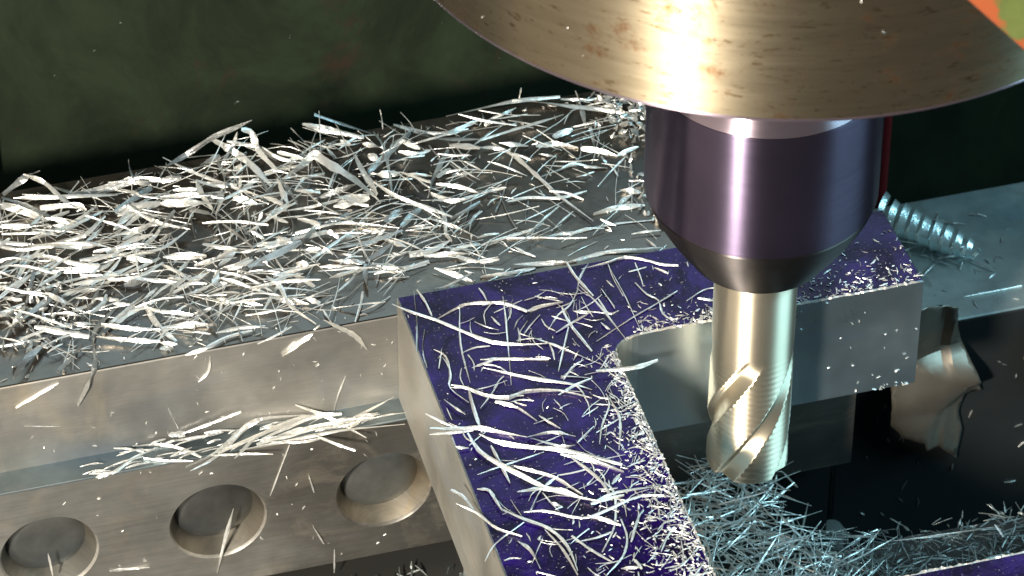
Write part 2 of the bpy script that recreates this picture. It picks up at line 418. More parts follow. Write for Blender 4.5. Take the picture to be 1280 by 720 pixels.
# ---------------------------------------------------------------- surveyed slivers: (width, dull, points in mm)
CHIPS_JAW = [
 (1.35, 1, [(-164.3,106.4,-2.8),(-157.8,109.5,-1.0),(-154.0,109.0,0.7)]),
 (1.01, 0, [(-158.3,109.1,0.5),(-153.5,107.1,-1.8),(-150.0,98.8,-1.6),(-145.7,92.4,-1.4)]),
 (1.01, 0, [(-162.0,103.7,-2.3),(-151.3,100.8,-1.9),(-136.6,97.1,-1.5)]),
 (1.69, 0, [(-151.0,109.1,-5.3),(-146.4,104.6,-4.9),(-142.5,103.4,-4.5),(-135.4,104.0,-4.2),(-131.2,104.5,-3.8),(-124.7,102.3,-3.4)]),
 (1.17, 0, [(-156.4,97.0,-1.4),(-147.7,96.5,-2.0),(-145.1,94.6,-2.7)]),
 (1.34, 1, [(-165.0,104.0,-1.6),(-159.3,100.5,-2.7),(-153.6,94.9,-3.8),(-149.3,91.0,-4.9)]),
 (1.51, 0, [(-165.3,103.3,-3.4),(-160.4,100.1,-3.9),(-155.2,95.5,-4.4)]),
 (0.94, 0, [(-167.2,94.5,-3.1),(-160.0,93.0,-3.0)]),
 (0.84, 1, [(-155.6,95.7,-5.4),(-150.3,87.3,-4.5)]),
 (0.83, 0, [(-168.1,88.1,-4.2),(-162.2,84.6,-3.5),(-149.4,84.8,-2.9),(-144.9,86.7,-2.2),(-141.2,89.7,-1.5)]),
 (0.73, 0, [(-160.9,84.2,-2.2),(-147.7,82.9,-3.4),(-140.6,80.3,-4.7)]),
 (0.54, 0, [(-145.9,91.6,-2.0),(-138.7,87.6,-3.4),(-132.9,84.7,-4.8)]),
 (1.35, 1, [(-138.4,92.1,-2.8),(-127.0,101.7,-4.9)]),
 (1.51, 0, [(-137.6,93.5,-5.4),(-133.3,93.8,-3.6),(-126.9,91.4,-1.7)]),
 (0.84, 1, [(-137.3,91.3,-4.5),(-138.4,86.1,-4.5),(-140.1,80.7,-4.5)]),
 (0.85, 1, [(-131.3,109.0,-0.7),(-131.4,102.5,-1.7)]),
 (0.67, 0, [(-135.8,102.2,-4.2),(-131.4,96.0,-1.3)]),
 (1.18, 0, [(-131.1,103.1,-3.1),(-127.3,99.4,-2.5)]),
 (0.5, 0, [(-132.5,93.2,-4.5),(-128.4,85.5,-1.4)]),
 (0.5, 0, [(-140.9,77.7,-2.5),(-134.1,76.2,-1.3)]),
 (0.47, 0, [(-159.9,89.1,-1.6),(-153.5,88.3,-4.1)]),
 (0.47, 1, [(-159.7,95.0,-3.9),(-154.4,87.4,-4.7)]),
 (0.67, 1, [(-144.3,90.3,-4.8),(-145.6,85.7,-5.1)]),
 (0.84, 1, [(-129.5,92.4,-4.1),(-129.1,84.2,-2.8)]),
 (0.84, 1, [(-166.4,99.9,-5.4),(-161.3,98.7,-2.5)]),
 (0.67, 1, [(-145.4,98.8,-4.0),(-139.7,93.0,-4.1)]),
 (1.19, 1, [(-121.8,105.7,-1.9),(-116.3,109.1,-2.3),(-109.1,109.1,1.9),(-103.4,109.3,3.5),(-98.8,109.3,5.1)]),
 (0.75, 0, [(-122.4,109.4,-2.1),(-116.6,104.4,-3.8),(-109.3,96.6,-3.6),(-101.1,88.5,-3.4)]),
 (1.36, 0, [(-109.4,109.3,1.1),(-104.5,108.8,-3.3),(-100.7,102.8,-4.3),(-97.5,94.2,-5.2)]),
 (0.75, 0, [(-105.7,109.2,-0.3),(-98.4,107.9,-2.6),(-93.8,103.8,-4.0),(-88.0,101.7,-5.3)]),
 (1.19, 0, [(-101.7,109.2,2.8),(-99.0,109.2,0.9),(-98.3,105.3,-2.0),(-95.5,96.0,-1.8)]),
 (0.75, 1, [(-102.8,109.2,2.2),(-104.4,109.0,-2.2),(-107.6,104.1,-2.1)]),
 (1.36, 1, [(-113.6,105.8,-3.9),(-108.0,107.3,-3.0)]),
 (0.61, 1, [(-116.3,109.3,-3.4),(-108.6,109.4,-4.2)]),
 (1.02, 1, [(-108.8,107.2,-4.6),(-108.8,99.0,-3.0),(-110.2,90.7,-1.4)]),
 (0.74, 0, [(-104.6,99.3,-4.6),(-107.8,89.4,-2.2)]),
 (0.85, 0, [(-93.9,102.9,-1.5),(-88.3,98.5,-1.4)]),
 (0.51, 1, [(-88.9,109.1,0.6),(-85.5,107.7,-3.9),(-83.5,101.5,-3.9)]),
 (0.41, 1, [(-89.7,109.0,-3.2),(-84.9,101.3,-2.1)]),
 (0.68, 1, [(-94.3,109.2,-3.5),(-90.8,105.3,-2.2)]),
 (1.18, 0, [(-96.2,93.2,-2.0),(-95.9,82.3,-1.8)]),
 (1.18, 1, [(-94.0,95.5,-5.3),(-93.8,81.3,-1.4)]),
 (1.35, 1, [(-97.2,93.9,-5.0),(-101.7,86.1,-4.0)]),
 (0.84, 1, [(-100.4,95.9,-2.8),(-99.9,89.1,-1.5)]),
 (1.68, 0, [(-126.5,93.6,-4.0),(-118.9,90.5,-2.7),(-111.2,86.2,-1.5)]),
 (1.01, 0, [(-126.2,95.1,-3.1),(-117.4,94.4,-3.6),(-110.5,91.5,-4.1)]),
 (1.35, 0, [(-108.1,91.3,-4.1),(-102.7,87.8,-4.7)]),
 (1.7, 0, [(-105.2,104.5,-5.1),(-103.1,103.0,-4.8)]),
 (1.01, 0, [(-101.0,87.4,-2.5),(-97.4,82.0,-1.2)]),
 (1.02, 1, [(-85.7,98.1,-4.7),(-88.9,90.4,-5.0),(-90.4,84.5,-5.2)]),
 (0.74, 0, [(-92.9,86.3,-1.2),(-86.7,86.4,-3.1)]),
 (0.48, 0, [(-108.1,99.1,-3.7),(-100.0,98.3,-4.4)]),
 (1.35, 1, [(-124.9,101.1,-2.9),(-119.6,100.0,-1.9)]),
 (0.68, 0, [(-122.3,97.3,-3.5),(-114.9,96.2,-3.6)]),
 (0.48, 1, [(-121.7,109.0,-3.7),(-121.9,101.0,-1.5)]),
 (1.23, 0, [(-85.7,109.3,1.1),(-81.2,109.2,-1.2),(-70.5,105.6,-3.9)]),
 (0.82, 1, [(-82.6,108.9,3.8),(-75.3,108.9,-0.9),(-67.8,108.2,-5.1)]),
 (1.83, 0, [(-94.3,94.1,-3.1),(-87.5,98.7,-2.9),(-84.8,101.2,-2.8),(-83.4,98.6,-2.7),(-81.0,94.4,-2.6),(-77.7,89.0,-2.5),(-74.2,80.6,-2.3)]),
 (0.79, 0, [(-107.0,58.7,-3.4),(-104.7,53.7,-3.2),(-103.9,45.9,-3.1),(-99.3,38.3,-3.7)]),
 (1.16, 1, [(-152.5,49.6,-5.2),(-154.3,38.3,-4.9),(-159.2,38.3,-16.0)]),
 (1.35, 1, [(-163.2,51.5,-5.1),(-173.9,38.3,-3.3)]),
 (0.97, 1, [(-155.3,47.2,-4.6),(-163.4,38.3,-4.0)]),
 (0.98, 0, [(-97.3,38.3,-2.9),(-93.3,38.3,-6.4),(-89.6,38.3,-9.9),(-86.7,38.3,-15.1)]),
 (0.81, 0, [(-73.0,85.5,-2.2),(-68.7,79.4,-2.8),(-63.2,74.7,-3.4),(-56.8,69.1,-4.0)]),
 (1.01, 0, [(-59.7,79.3,-3.9),(-54.9,74.5,-3.5),(-47.9,75.0,-3.1)]),
 (1.04, 0, [(-47.7,108.6,-3.9),(-38.5,109.5,-4.1),(-28.8,109.2,-3.4),(-16.9,109.3,-4.6)]),
 (1.01, 1, [(-119.6,92.5,-4.2),(-120.3,84.5,-4.6),(-120.5,79.7,-5.1)]),
 (1.17, 1, [(-129.5,79.7,-4.3),(-125.7,81.1,-3.2),(-121.7,82.2,-2.2)]),
 (0.84, 1, [(-129.0,81.4,-2.3),(-123.6,89.4,-3.4)]),
 (1.34, 1, [(-119.6,89.3,-3.9),(-115.1,86.2,-4.0),(-114.0,81.8,-4.2),(-117.6,76.5,-4.4)]),
 (0.67, 1, [(-110.7,87.5,-5.3),(-108.5,82.2,-4.9),(-108.0,76.8,-4.6)]),
 (1.17, 1, [(-113.2,80.4,-2.9),(-110.6,75.3,-2.8),(-107.9,69.0,-2.6)]),
 (1.0, 0, [(-119.4,75.9,-4.3),(-111.8,69.9,-2.9)]),
 (1.32, 0, [(-130.3,71.9,-2.9),(-124.5,71.0,-3.1),(-119.7,69.8,-3.2)]),
 (0.99, 0, [(-117.5,65.6,-3.3),(-112.7,69.2,-3.0)]),
 (0.93, 0, [(-115.5,64.2,-4.3),(-108.8,65.4,-3.2)]),
 (0.83, 0, [(-106.8,70.0,-4.6),(-101.9,71.6,-3.9)]),
 (1.66, 1, [(-110.7,62.8,-2.9),(-103.3,65.6,-3.1),(-95.7,69.0,-3.2)]),
 (1.32, 1, [(-114.2,62.6,-4.6),(-105.9,62.8,-2.3)]),
 (1.16, 1, [(-99.7,60.8,-3.4),(-94.4,70.0,-3.5),(-89.3,75.7,-3.6)]),
 (1.34, 1, [(-95.7,85.3,-5.5),(-95.9,77.2,-4.6),(-98.1,70.3,-3.7)]),
 (0.74, 0, [(-102.2,83.9,-4.7),(-97.2,77.0,-3.3)]),
 (1.0, 0, [(-94.4,78.7,-4.0),(-89.8,73.5,-2.8)]),
 (0.82, 0, [(-105.4,58.1,-3.4),(-100.2,58.5,-3.1),(-93.3,58.9,-2.8)]),
 (0.99, 0, [(-100.8,59.1,-4.4),(-96.5,51.5,-3.4)]),
 (0.99, 0, [(-128.2,59.9,-3.1),(-123.4,62.0,-2.9),(-118.9,63.8,-2.7)]),
 (0.73, 0, [(-131.2,71.2,-4.4),(-127.9,66.2,-3.5),(-125.8,61.4,-2.7)]),
 (0.66, 0, [(-129.5,62.9,-2.6),(-123.8,69.4,-3.2)]),
 (1.15, 0, [(-120.5,57.9,-2.2),(-118.5,62.6,-2.3)]),
 (0.82, 1, [(-114.4,57.0,-3.8),(-112.0,63.1,-3.8),(-110.6,64.8,-3.8)]),
 (0.67, 0, [(-104.8,80.2,-5.0),(-102.6,82.1,-2.7)]),
 (0.99, 0, [(-120.2,57.9,-2.4),(-116.9,59.4,-3.9)]),
 (0.54, 1, [(-105.8,84.7,-3.2),(-106.7,78.9,-3.1)]),
 (0.67, 0, [(-107.0,76.2,-3.1),(-104.0,74.5,-5.0)]),
 (0.83, 1, [(-119.0,68.2,-2.9),(-118.0,65.1,-3.6)]),
 (0.83, 0, [(-101.2,71.7,-3.3),(-98.5,71.7,-4.1)]),
 (1.32, 0, [(-98.9,61.2,-3.4),(-96.2,59.8,-2.9)]),
 (0.83, 0, [(-95.2,65.4,-3.4),(-91.9,64.7,-3.1)]),
 (0.99, 0, [(-130.7,66.1,-5.5),(-126.9,65.0,-5.0)]),
 (1.0, 1, [(-169.3,81.3,-4.8),(-162.5,85.2,-4.4)]),
 (0.83, 0, [(-162.4,84.5,-5.3),(-156.8,81.7,-5.0),(-151.6,77.5,-4.7),(-145.7,74.7,-4.3)]),
 (1.16, 0, [(-170.7,71.8,-4.4),(-162.6,76.2,-4.8),(-157.1,76.6,-5.1),(-146.1,74.7,-5.4),(-141.6,77.3,-5.7)]),
 (0.83, 0, [(-150.1,78.3,-4.8),(-143.3,78.3,-5.0),(-137.2,78.5,-5.3)]),
 (0.83, 0, [(-151.0,73.8,-5.7),(-144.8,71.2,-5.6),(-140.9,69.0,-5.5)]),
 (1.32, 0, [(-153.6,67.3,-5.1),(-148.8,67.7,-5.3),(-144.1,69.5,-5.4)]),
 (0.83, 0, [(-141.5,70.6,-5.4),(-135.7,72.8,-5.5),(-130.5,75.0,-5.7)]),
 (1.49, 1, [(-141.4,66.2,-4.8),(-136.8,67.1,-4.9),(-131.6,69.5,-5.0)]),
 (0.82, 1, [(-161.9,77.8,-4.5),(-163.5,72.0,-4.5),(-166.4,64.5,-4.5)]),
 (1.31, 1, [(-154.9,72.6,-5.3),(-159.7,66.6,-4.8),(-165.2,61.9,-4.3),(-173.4,56.5,-3.9)]),
 (0.82, 0, [(-171.2,71.2,-5.8),(-166.6,67.6,-4.9)]),
 (0.72, 0, [(-172.7,64.5,-5.2),(-169.6,63.3,-4.9)]),
 (0.72, 0, [(-148.9,64.0,-5.5),(-143.9,60.2,-4.0)]),
 (0.66, 0, [(-145.2,60.5,-5.0),(-140.2,59.2,-5.7)]),
 (1.15, 1, [(-147.2,66.9,-4.5),(-150.3,61.7,-5.0),(-153.6,57.1,-5.6)]),
 (1.14, 0, [(-146.1,52.8,-4.6),(-141.1,56.3,-4.8),(-133.8,59.2,-5.1)]),
 (0.72, 0, [(-138.3,56.5,-4.6),(-135.0,53.1,-3.7)]),
 (0.72, 0, [(-155.4,59.3,-4.0),(-151.7,61.1,-4.9)]),
 (0.59, 0, [(-164.2,60.0,-4.1),(-157.1,59.0,-4.2),(-153.8,57.3,-4.4)]),
 (0.72, 0, [(-156.1,55.6,-5.0),(-150.2,54.2,-5.5)]),
 (0.91, 0, [(-149.7,52.9,-4.5),(-143.6,50.0,-4.6),(-136.2,47.5,-4.6)]),
 (1.14, 0, [(-165.6,55.7,-3.8),(-159.1,51.6,-3.7),(-153.5,48.5,-3.7)]),
 (0.97, 0, [(-151.8,48.9,-4.5),(-144.5,46.0,-4.8),(-137.0,43.7,-5.0)]),
 (0.81, 1, [(-152.8,46.8,-3.9),(-151.1,52.4,-4.8),(-143.6,60.7,-5.8)]),
 (0.66, 0, [(-139.8,59.4,-5.6),(-133.7,62.8,-4.6)]),
 (0.39, 0, [(-160.5,63.8,-4.5),(-156.4,61.3,-5.5)]),
 (0.93, 0, [(-138.7,75.8,-4.4),(-133.0,72.2,-3.9)]),
 (0.59, 0, [(-154.3,65.1,-5.0),(-150.0,63.4,-4.9)]),
 (1.14, 0, [(-136.1,48.5,-5.5),(-129.5,48.2,-5.4),(-123.2,46.6,-5.4)]),
 (0.72, 0, [(-134.9,53.6,-4.2),(-127.2,51.1,-5.2)]),
 (1.31, 1, [(-128.9,55.3,-4.2),(-125.7,51.4,-4.3),(-122.6,44.4,-4.3)]),
 (0.82, 1, [(-125.6,52.0,-4.8),(-128.5,44.8,-5.4)]),
 (0.65, 0, [(-123.4,42.2,-4.2),(-117.3,42.8,-4.6),(-111.1,42.3,-5.0)]),
 (0.81, 0, [(-132.0,38.3,-6.1),(-126.6,38.3,-5.0),(-121.0,41.1,-5.3),(-114.5,41.9,-5.3)]),
 (0.46, 1, [(-118.3,49.3,-4.2),(-117.8,43.5,-4.6),(-117.7,38.3,-5.0)]),
 (0.52, 0, [(-114.1,38.3,-6.7),(-104.9,40.4,-5.0)]),
 (0.52, 0, [(-114.9,48.0,-5.7),(-109.6,47.5,-5.2),(-103.6,47.2,-4.8)]),
 (1.15, 0, [(-106.9,52.6,-5.1),(-103.6,50.3,-5.2),(-98.8,47.8,-5.4)]),
 (0.66, 0, [(-115.7,52.8,-4.5),(-110.1,49.3,-4.5)]),
 (0.59, 0, [(-110.2,59.6,-5.8),(-108.7,57.1,-5.4),(-106.1,56.6,-5.0)]),
 (0.82, 0, [(-120.4,55.9,-5.4),(-117.2,53.6,-4.8),(-114.7,54.5,-4.3)]),
 (0.98, 0, [(-108.0,38.3,-12.3),(-102.8,38.3,-8.5),(-98.1,39.5,-5.4)]),
 (0.82, 0, [(-130.2,60.7,-5.4),(-124.9,63.5,-5.5),(-119.8,66.4,-5.6)]),
 (0.82, 0, [(-127.3,57.9,-4.2),(-121.4,60.8,-5.4)]),
 (0.98, 0, [(-99.4,49.4,-4.8),(-96.2,47.0,-5.1)]),
 (0.81, 0, [(-137.2,42.9,-4.8),(-133.2,41.4,-4.8)]),
 (0.97, 0, [(-137.7,40.6,-4.6),(-134.3,41.2,-5.7)]),
 (0.46, 1, [(-99.6,55.4,-4.6),(-101.5,50.6,-5.3)]),
 (0.82, 1, [(-118.4,55.9,-5.0),(-120.6,50.7,-5.3)]),
 (0.82, 1, [(-122.6,57.0,-5.4),(-122.7,48.8,-5.0)]),
 (0.99, 1, [(-117.1,52.5,-5.1),(-110.1,60.1,-5.2)]),
 (0.48, 1, [(-65.3,109.0,1.7),(-64.9,108.0,-4.2)]),
 (1.03, 0, [(-61.8,109.1,-4.1),(-57.6,107.7,-5.5),(-53.0,104.6,-5.4),(-48.0,103.3,-5.3),(-42.5,105.4,-5.2),(-39.4,106.1,-5.1)]),
 (1.03, 1, [(-57.5,105.0,-4.5),(-51.7,100.1,-4.0),(-42.0,96.4,-3.4)]),
 (0.85, 1, [(-67.7,106.7,-3.4),(-66.7,102.3,-3.7),(-66.8,96.5,-4.0),(-68.7,83.5,-4.3)]),
 (1.37, 1, [(-72.4,93.9,-5.7),(-67.3,97.4,-4.7),(-58.4,104.5,-3.7)]),
 (1.03, 0, [(-61.1,102.4,-4.6),(-57.6,97.8,-4.2)]),
 (0.85, 0, [(-63.3,97.6,-3.9),(-59.2,95.7,-4.0),(-55.2,96.4,-4.1)]),
 (1.03, 0, [(-71.3,103.9,-4.5),(-67.0,99.6,-3.4)]),
 (0.86, 0, [(-76.4,107.3,-4.7),(-74.2,105.0,-4.7)]),
 (1.37, 0, [(-71.3,98.2,-3.5),(-68.6,97.6,-5.2)]),
 (1.19, 0, [(-74.2,100.8,-5.0),(-73.9,93.4,-4.5),(-73.3,87.2,-4.0),(-72.9,82.1,-3.6)]),
 (1.2, 0, [(-49.6,98.7,-5.5),(-42.9,93.2,-3.6)]),
 (0.68, 1, [(-55.1,98.2,-3.9),(-53.5,93.5,-4.6)]),
 (1.19, 1, [(-50.5,96.5,-5.0),(-57.4,85.3,-4.3),(-60.7,77.8,-3.7)]),
 (0.95, 0, [(-56.5,84.5,-3.4),(-51.8,89.2,-5.3)]),
 (0.74, 0, [(-57.2,83.3,-4.5),(-51.4,80.2,-4.4),(-47.5,76.5,-4.3)]),
 (1.36, 0, [(-71.0,90.9,-4.4),(-64.8,90.5,-4.9)]),
 (0.47, 1, [(-64.9,90.3,-5.3),(-62.3,81.0,-4.2)]),
 (0.61, 0, [(-63.6,88.1,-3.6),(-57.1,87.9,-5.5)]),
 (0.61, 0, [(-64.7,91.1,-5.1),(-58.6,83.1,-3.6)]),
 (0.41, 0, [(-51.7,90.7,-3.7),(-49.2,85.8,-3.9),(-46.2,81.3,-4.0)]),
 (0.41, 1, [(-51.2,91.4,-5.6),(-47.5,80.3,-3.9)]),
 (0.48, 0, [(-48.4,88.6,-3.2),(-45.3,84.4,-3.2)]),
 (0.86, 1, [(-81.1,107.0,-3.9),(-79.0,101.3,-5.6)]),
 (0.55, 1, [(-80.3,105.8,-3.6),(-76.3,102.2,-5.2)]),
 (0.54, 1, [(-84.4,87.5,-4.1),(-81.2,93.4,-3.3)]),
 (1.18, 0, [(-83.4,84.3,-3.9),(-74.5,84.2,-5.4)]),
 (1.18, 1, [(-86.7,86.5,-5.0),(-77.1,87.4,-3.4)]),
 (1.69, 0, [(-84.2,82.8,-5.6),(-74.7,83.0,-4.8)]),
 (0.61, 0, [(-80.0,83.0,-5.2),(-75.6,80.9,-5.6)]),
 (0.67, 0, [(-89.1,76.6,-4.8),(-81.3,74.8,-5.3),(-70.3,70.5,-5.8)]),
 (1.17, 1, [(-89.1,67.0,-5.7),(-77.7,67.0,-5.4),(-69.7,68.8,-5.2)]),
 (1.85, 1, [(-69.5,70.8,-5.7),(-65.6,74.0,-5.7),(-62.4,76.9,-5.8)]),
 (1.34, 1, [(-73.2,72.6,-4.9),(-67.8,75.9,-4.6)]),
 (0.94, 0, [(-88.0,72.6,-4.4),(-85.7,70.8,-5.6)]),
 (1.17, 1, [(-86.7,68.3,-5.1),(-79.8,71.0,-5.3)]),
 (1.01, 1, [(-89.5,74.9,-4.8),(-81.1,78.5,-5.0)]),
 (0.67, 0, [(-79.6,70.4,-4.3),(-74.4,69.3,-5.2)]),
 (0.67, 0, [(-76.6,68.7,-5.8),(-74.0,69.6,-4.7)]),
 (0.93, 0, [(-75.0,67.0,-5.6),(-70.2,61.5,-4.8)]),
 (0.47, 0, [(-73.7,66.7,-5.0),(-66.8,58.6,-4.3)]),
 (0.54, 0, [(-69.2,68.0,-4.9),(-60.0,67.5,-4.8)]),
 (0.54, 0, [(-68.1,69.4,-5.4),(-62.4,68.9,-4.9)]),
 (0.53, 1, [(-69.0,62.2,-5.4),(-61.0,63.5,-4.6)]),
 (1.17, 0, [(-70.5,58.9,-5.0),(-64.9,59.3,-5.3),(-58.9,62.3,-5.6)]),
 (0.74, 0, [(-58.3,76.5,-5.5),(-58.2,70.4,-5.4),(-59.5,64.8,-5.3),(-58.9,61.3,-5.2)]),
 (0.67, 0, [(-62.3,70.6,-4.6),(-58.1,67.9,-5.1),(-51.7,61.0,-5.6)]),
 (0.67, 1, [(-58.1,61.4,-4.6),(-49.1,70.4,-4.7)]),
 (0.84, 1, [(-56.8,70.4,-5.7),(-48.2,73.7,-4.7)]),
 (0.47, 1, [(-49.8,75.6,-5.7),(-54.4,66.4,-5.6)]),
 (1.0, 0, [(-67.1,57.3,-4.9),(-55.5,55.8,-5.5)]),
 (0.73, 0, [(-60.4,56.9,-4.4),(-52.4,58.2,-5.0)]),
 (0.83, 0, [(-59.3,55.6,-5.3),(-54.4,50.9,-4.5)]),
 (1.0, 1, [(-81.2,60.2,-5.8),(-73.8,63.6,-4.6)]),
 (1.33, 0, [(-89.2,62.3,-5.8),(-81.6,59.8,-5.6)]),
 (0.66, 0, [(-93.2,59.5,-4.2),(-83.5,57.4,-4.7)]),
 (0.93, 0, [(-80.1,58.9,-5.5),(-77.0,56.3,-5.5),(-73.3,54.8,-5.6),(-66.2,55.8,-5.7)]),
 (0.99, 1, [(-82.1,57.5,-4.2),(-83.3,52.8,-4.5),(-83.6,49.0,-4.7)]),
 (0.73, 0, [(-91.9,55.0,-4.5),(-82.8,57.5,-5.6)]),
 (0.53, 0, [(-82.1,55.0,-4.8),(-73.7,53.2,-5.3)]),
 (0.53, 1, [(-77.0,59.1,-5.5),(-81.0,50.6,-5.3)]),
 (0.99, 0, [(-65.8,52.1,-4.8),(-57.8,44.7,-5.3)]),
 (0.53, 0, [(-86.4,63.8,-5.2),(-82.3,62.4,-5.6)]),
 (1.07, 0, [(-29.8,109.3,-2.9),(-22.7,109.1,-4.9),(-15.1,105.2,-5.0),(-6.7,101.3,-5.1),(2.2,96.4,-5.1)]),
 (0.69, 0, [(-16.9,108.7,-4.9),(-8.0,106.3,-5.4)]),
 (0.53, 1, [(-28.0,109.5,-3.3),(-27.5,109.1,0.7)]),
 (0.68, 0, [(-41.5,98.2,-5.2),(-30.0,100.4,-5.2),(-21.6,101.9,-5.2),(-17.8,102.7,-5.2)]),
 (1.33, 0, [(-23.1,94.1,-5.0),(-17.3,96.2,-5.4)]),
 (1.32, 0, [(-28.1,92.8,-5.8),(-22.9,92.1,-5.9),(-17.8,89.2,-5.9)]),
 (1.06, 0, [(-17.1,88.7,-5.7),(-8.9,83.3,-5.9)]),
 (0.83, 0, [(-9.7,82.1,-4.8),(-2.9,84.9,-5.3)]),
 (0.83, 0, [(-37.2,95.5,-5.0),(-29.9,93.5,-5.9)]),
 (0.94, 0, [(-42.3,95.5,-5.3),(-36.8,92.7,-4.8)]),
 (0.83, 0, [(-39.0,96.2,-5.1),(-34.6,89.3,-5.2),(-31.5,81.1,-5.3),(-28.1,72.4,-5.4)]),
 (0.45, 1, [(-30.3,79.9,-5.3),(-19.8,83.7,-5.6),(-16.6,90.6,-5.8)]),
 (0.83, 0, [(-18.5,81.4,-5.7),(-12.9,79.2,-5.7)]),
 (0.6, 0, [(-28.4,89.1,-5.5),(-24.4,86.7,-5.4)]),
 (0.53, 0, [(-42.1,88.9,-4.8),(-33.6,81.6,-5.7)]),
 (0.95, 1, [(-13.7,96.4,-5.6),(-12.4,104.9,-5.6),(-12.7,109.4,-3.6)]),
 (0.95, 1, [(-13.9,87.9,-5.7),(-12.6,96.1,-5.6)]),
 (0.52, 0, [(-12.1,80.5,-5.6),(-11.4,75.0,-5.3)]),
 (0.95, 0, [(-38.6,104.9,-5.9),(-36.6,103.5,-4.8)]),
 (0.64, 0, [(-47.0,78.0,-5.7),(-40.1,77.9,-5.2)]),
 (0.68, 0, [(-41.3,72.7,-5.4),(-35.7,72.9,-5.4),(-28.0,70.7,-5.4),(-20.7,71.5,-5.4)]),
 (0.59, 0, [(-31.7,80.9,-5.6),(-28.7,72.9,-5.4),(-22.5,59.4,-5.2)]),
 (0.51, 1, [(-42.0,77.2,-5.9),(-41.9,61.7,-5.4)]),
 (0.51, 1, [(-38.2,82.9,-5.8),(-45.2,69.7,-5.4)]),
 (0.51, 1, [(-36.1,71.5,-5.4),(-39.2,62.8,-5.9)]),
 (0.75, 0, [(-52.3,58.7,-5.8),(-45.1,59.8,-5.9),(-36.5,61.5,-6.0)]),
 (0.67, 0, [(-45.2,59.3,-5.8),(-36.2,57.2,-5.8),(-31.3,57.6,-5.9),(-28.0,57.0,-5.9),(-18.6,57.8,-5.9),(-7.6,56.5,-5.9)]),
 (0.5, 1, [(-33.6,59.0,-5.7),(-26.3,64.5,-5.2)]),
 (1.18, 0, [(-21.6,62.5,-5.7),(-14.4,63.2,-5.7),(-8.0,62.5,-5.7)]),
 (0.93, 0, [(-15.0,63.9,-5.6),(-9.4,68.0,-5.8)]),
 (1.19, 0, [(-12.5,69.5,-5.4),(-7.5,67.1,-5.4)]),
 (0.58, 0, [(-44.2,55.8,-5.9),(-40.1,50.6,-5.8)]),
 (0.59, 0, [(-14.7,52.1,-5.4),(-7.2,51.4,-5.2)]),
 (0.5, 0, [(-11.7,49.6,-5.5),(-10.0,45.7,-5.6)]),
 (0.91, 0, [(-46.4,48.6,-5.2),(-38.2,47.2,-5.6),(-30.7,46.2,-6.0)]),
 (0.75, 0, [(-33.2,46.6,-6.0),(-25.2,47.4,-5.8),(-20.1,47.1,-5.6),(-8.1,44.8,-5.3)]),
 (1.03, 0, [(-55.5,46.8,-5.7),(-49.3,46.2,-5.8),(-41.3,46.8,-6.0)]),
 (0.75, 0, [(-54.2,51.8,-5.5),(-49.3,51.4,-5.2)]),
]
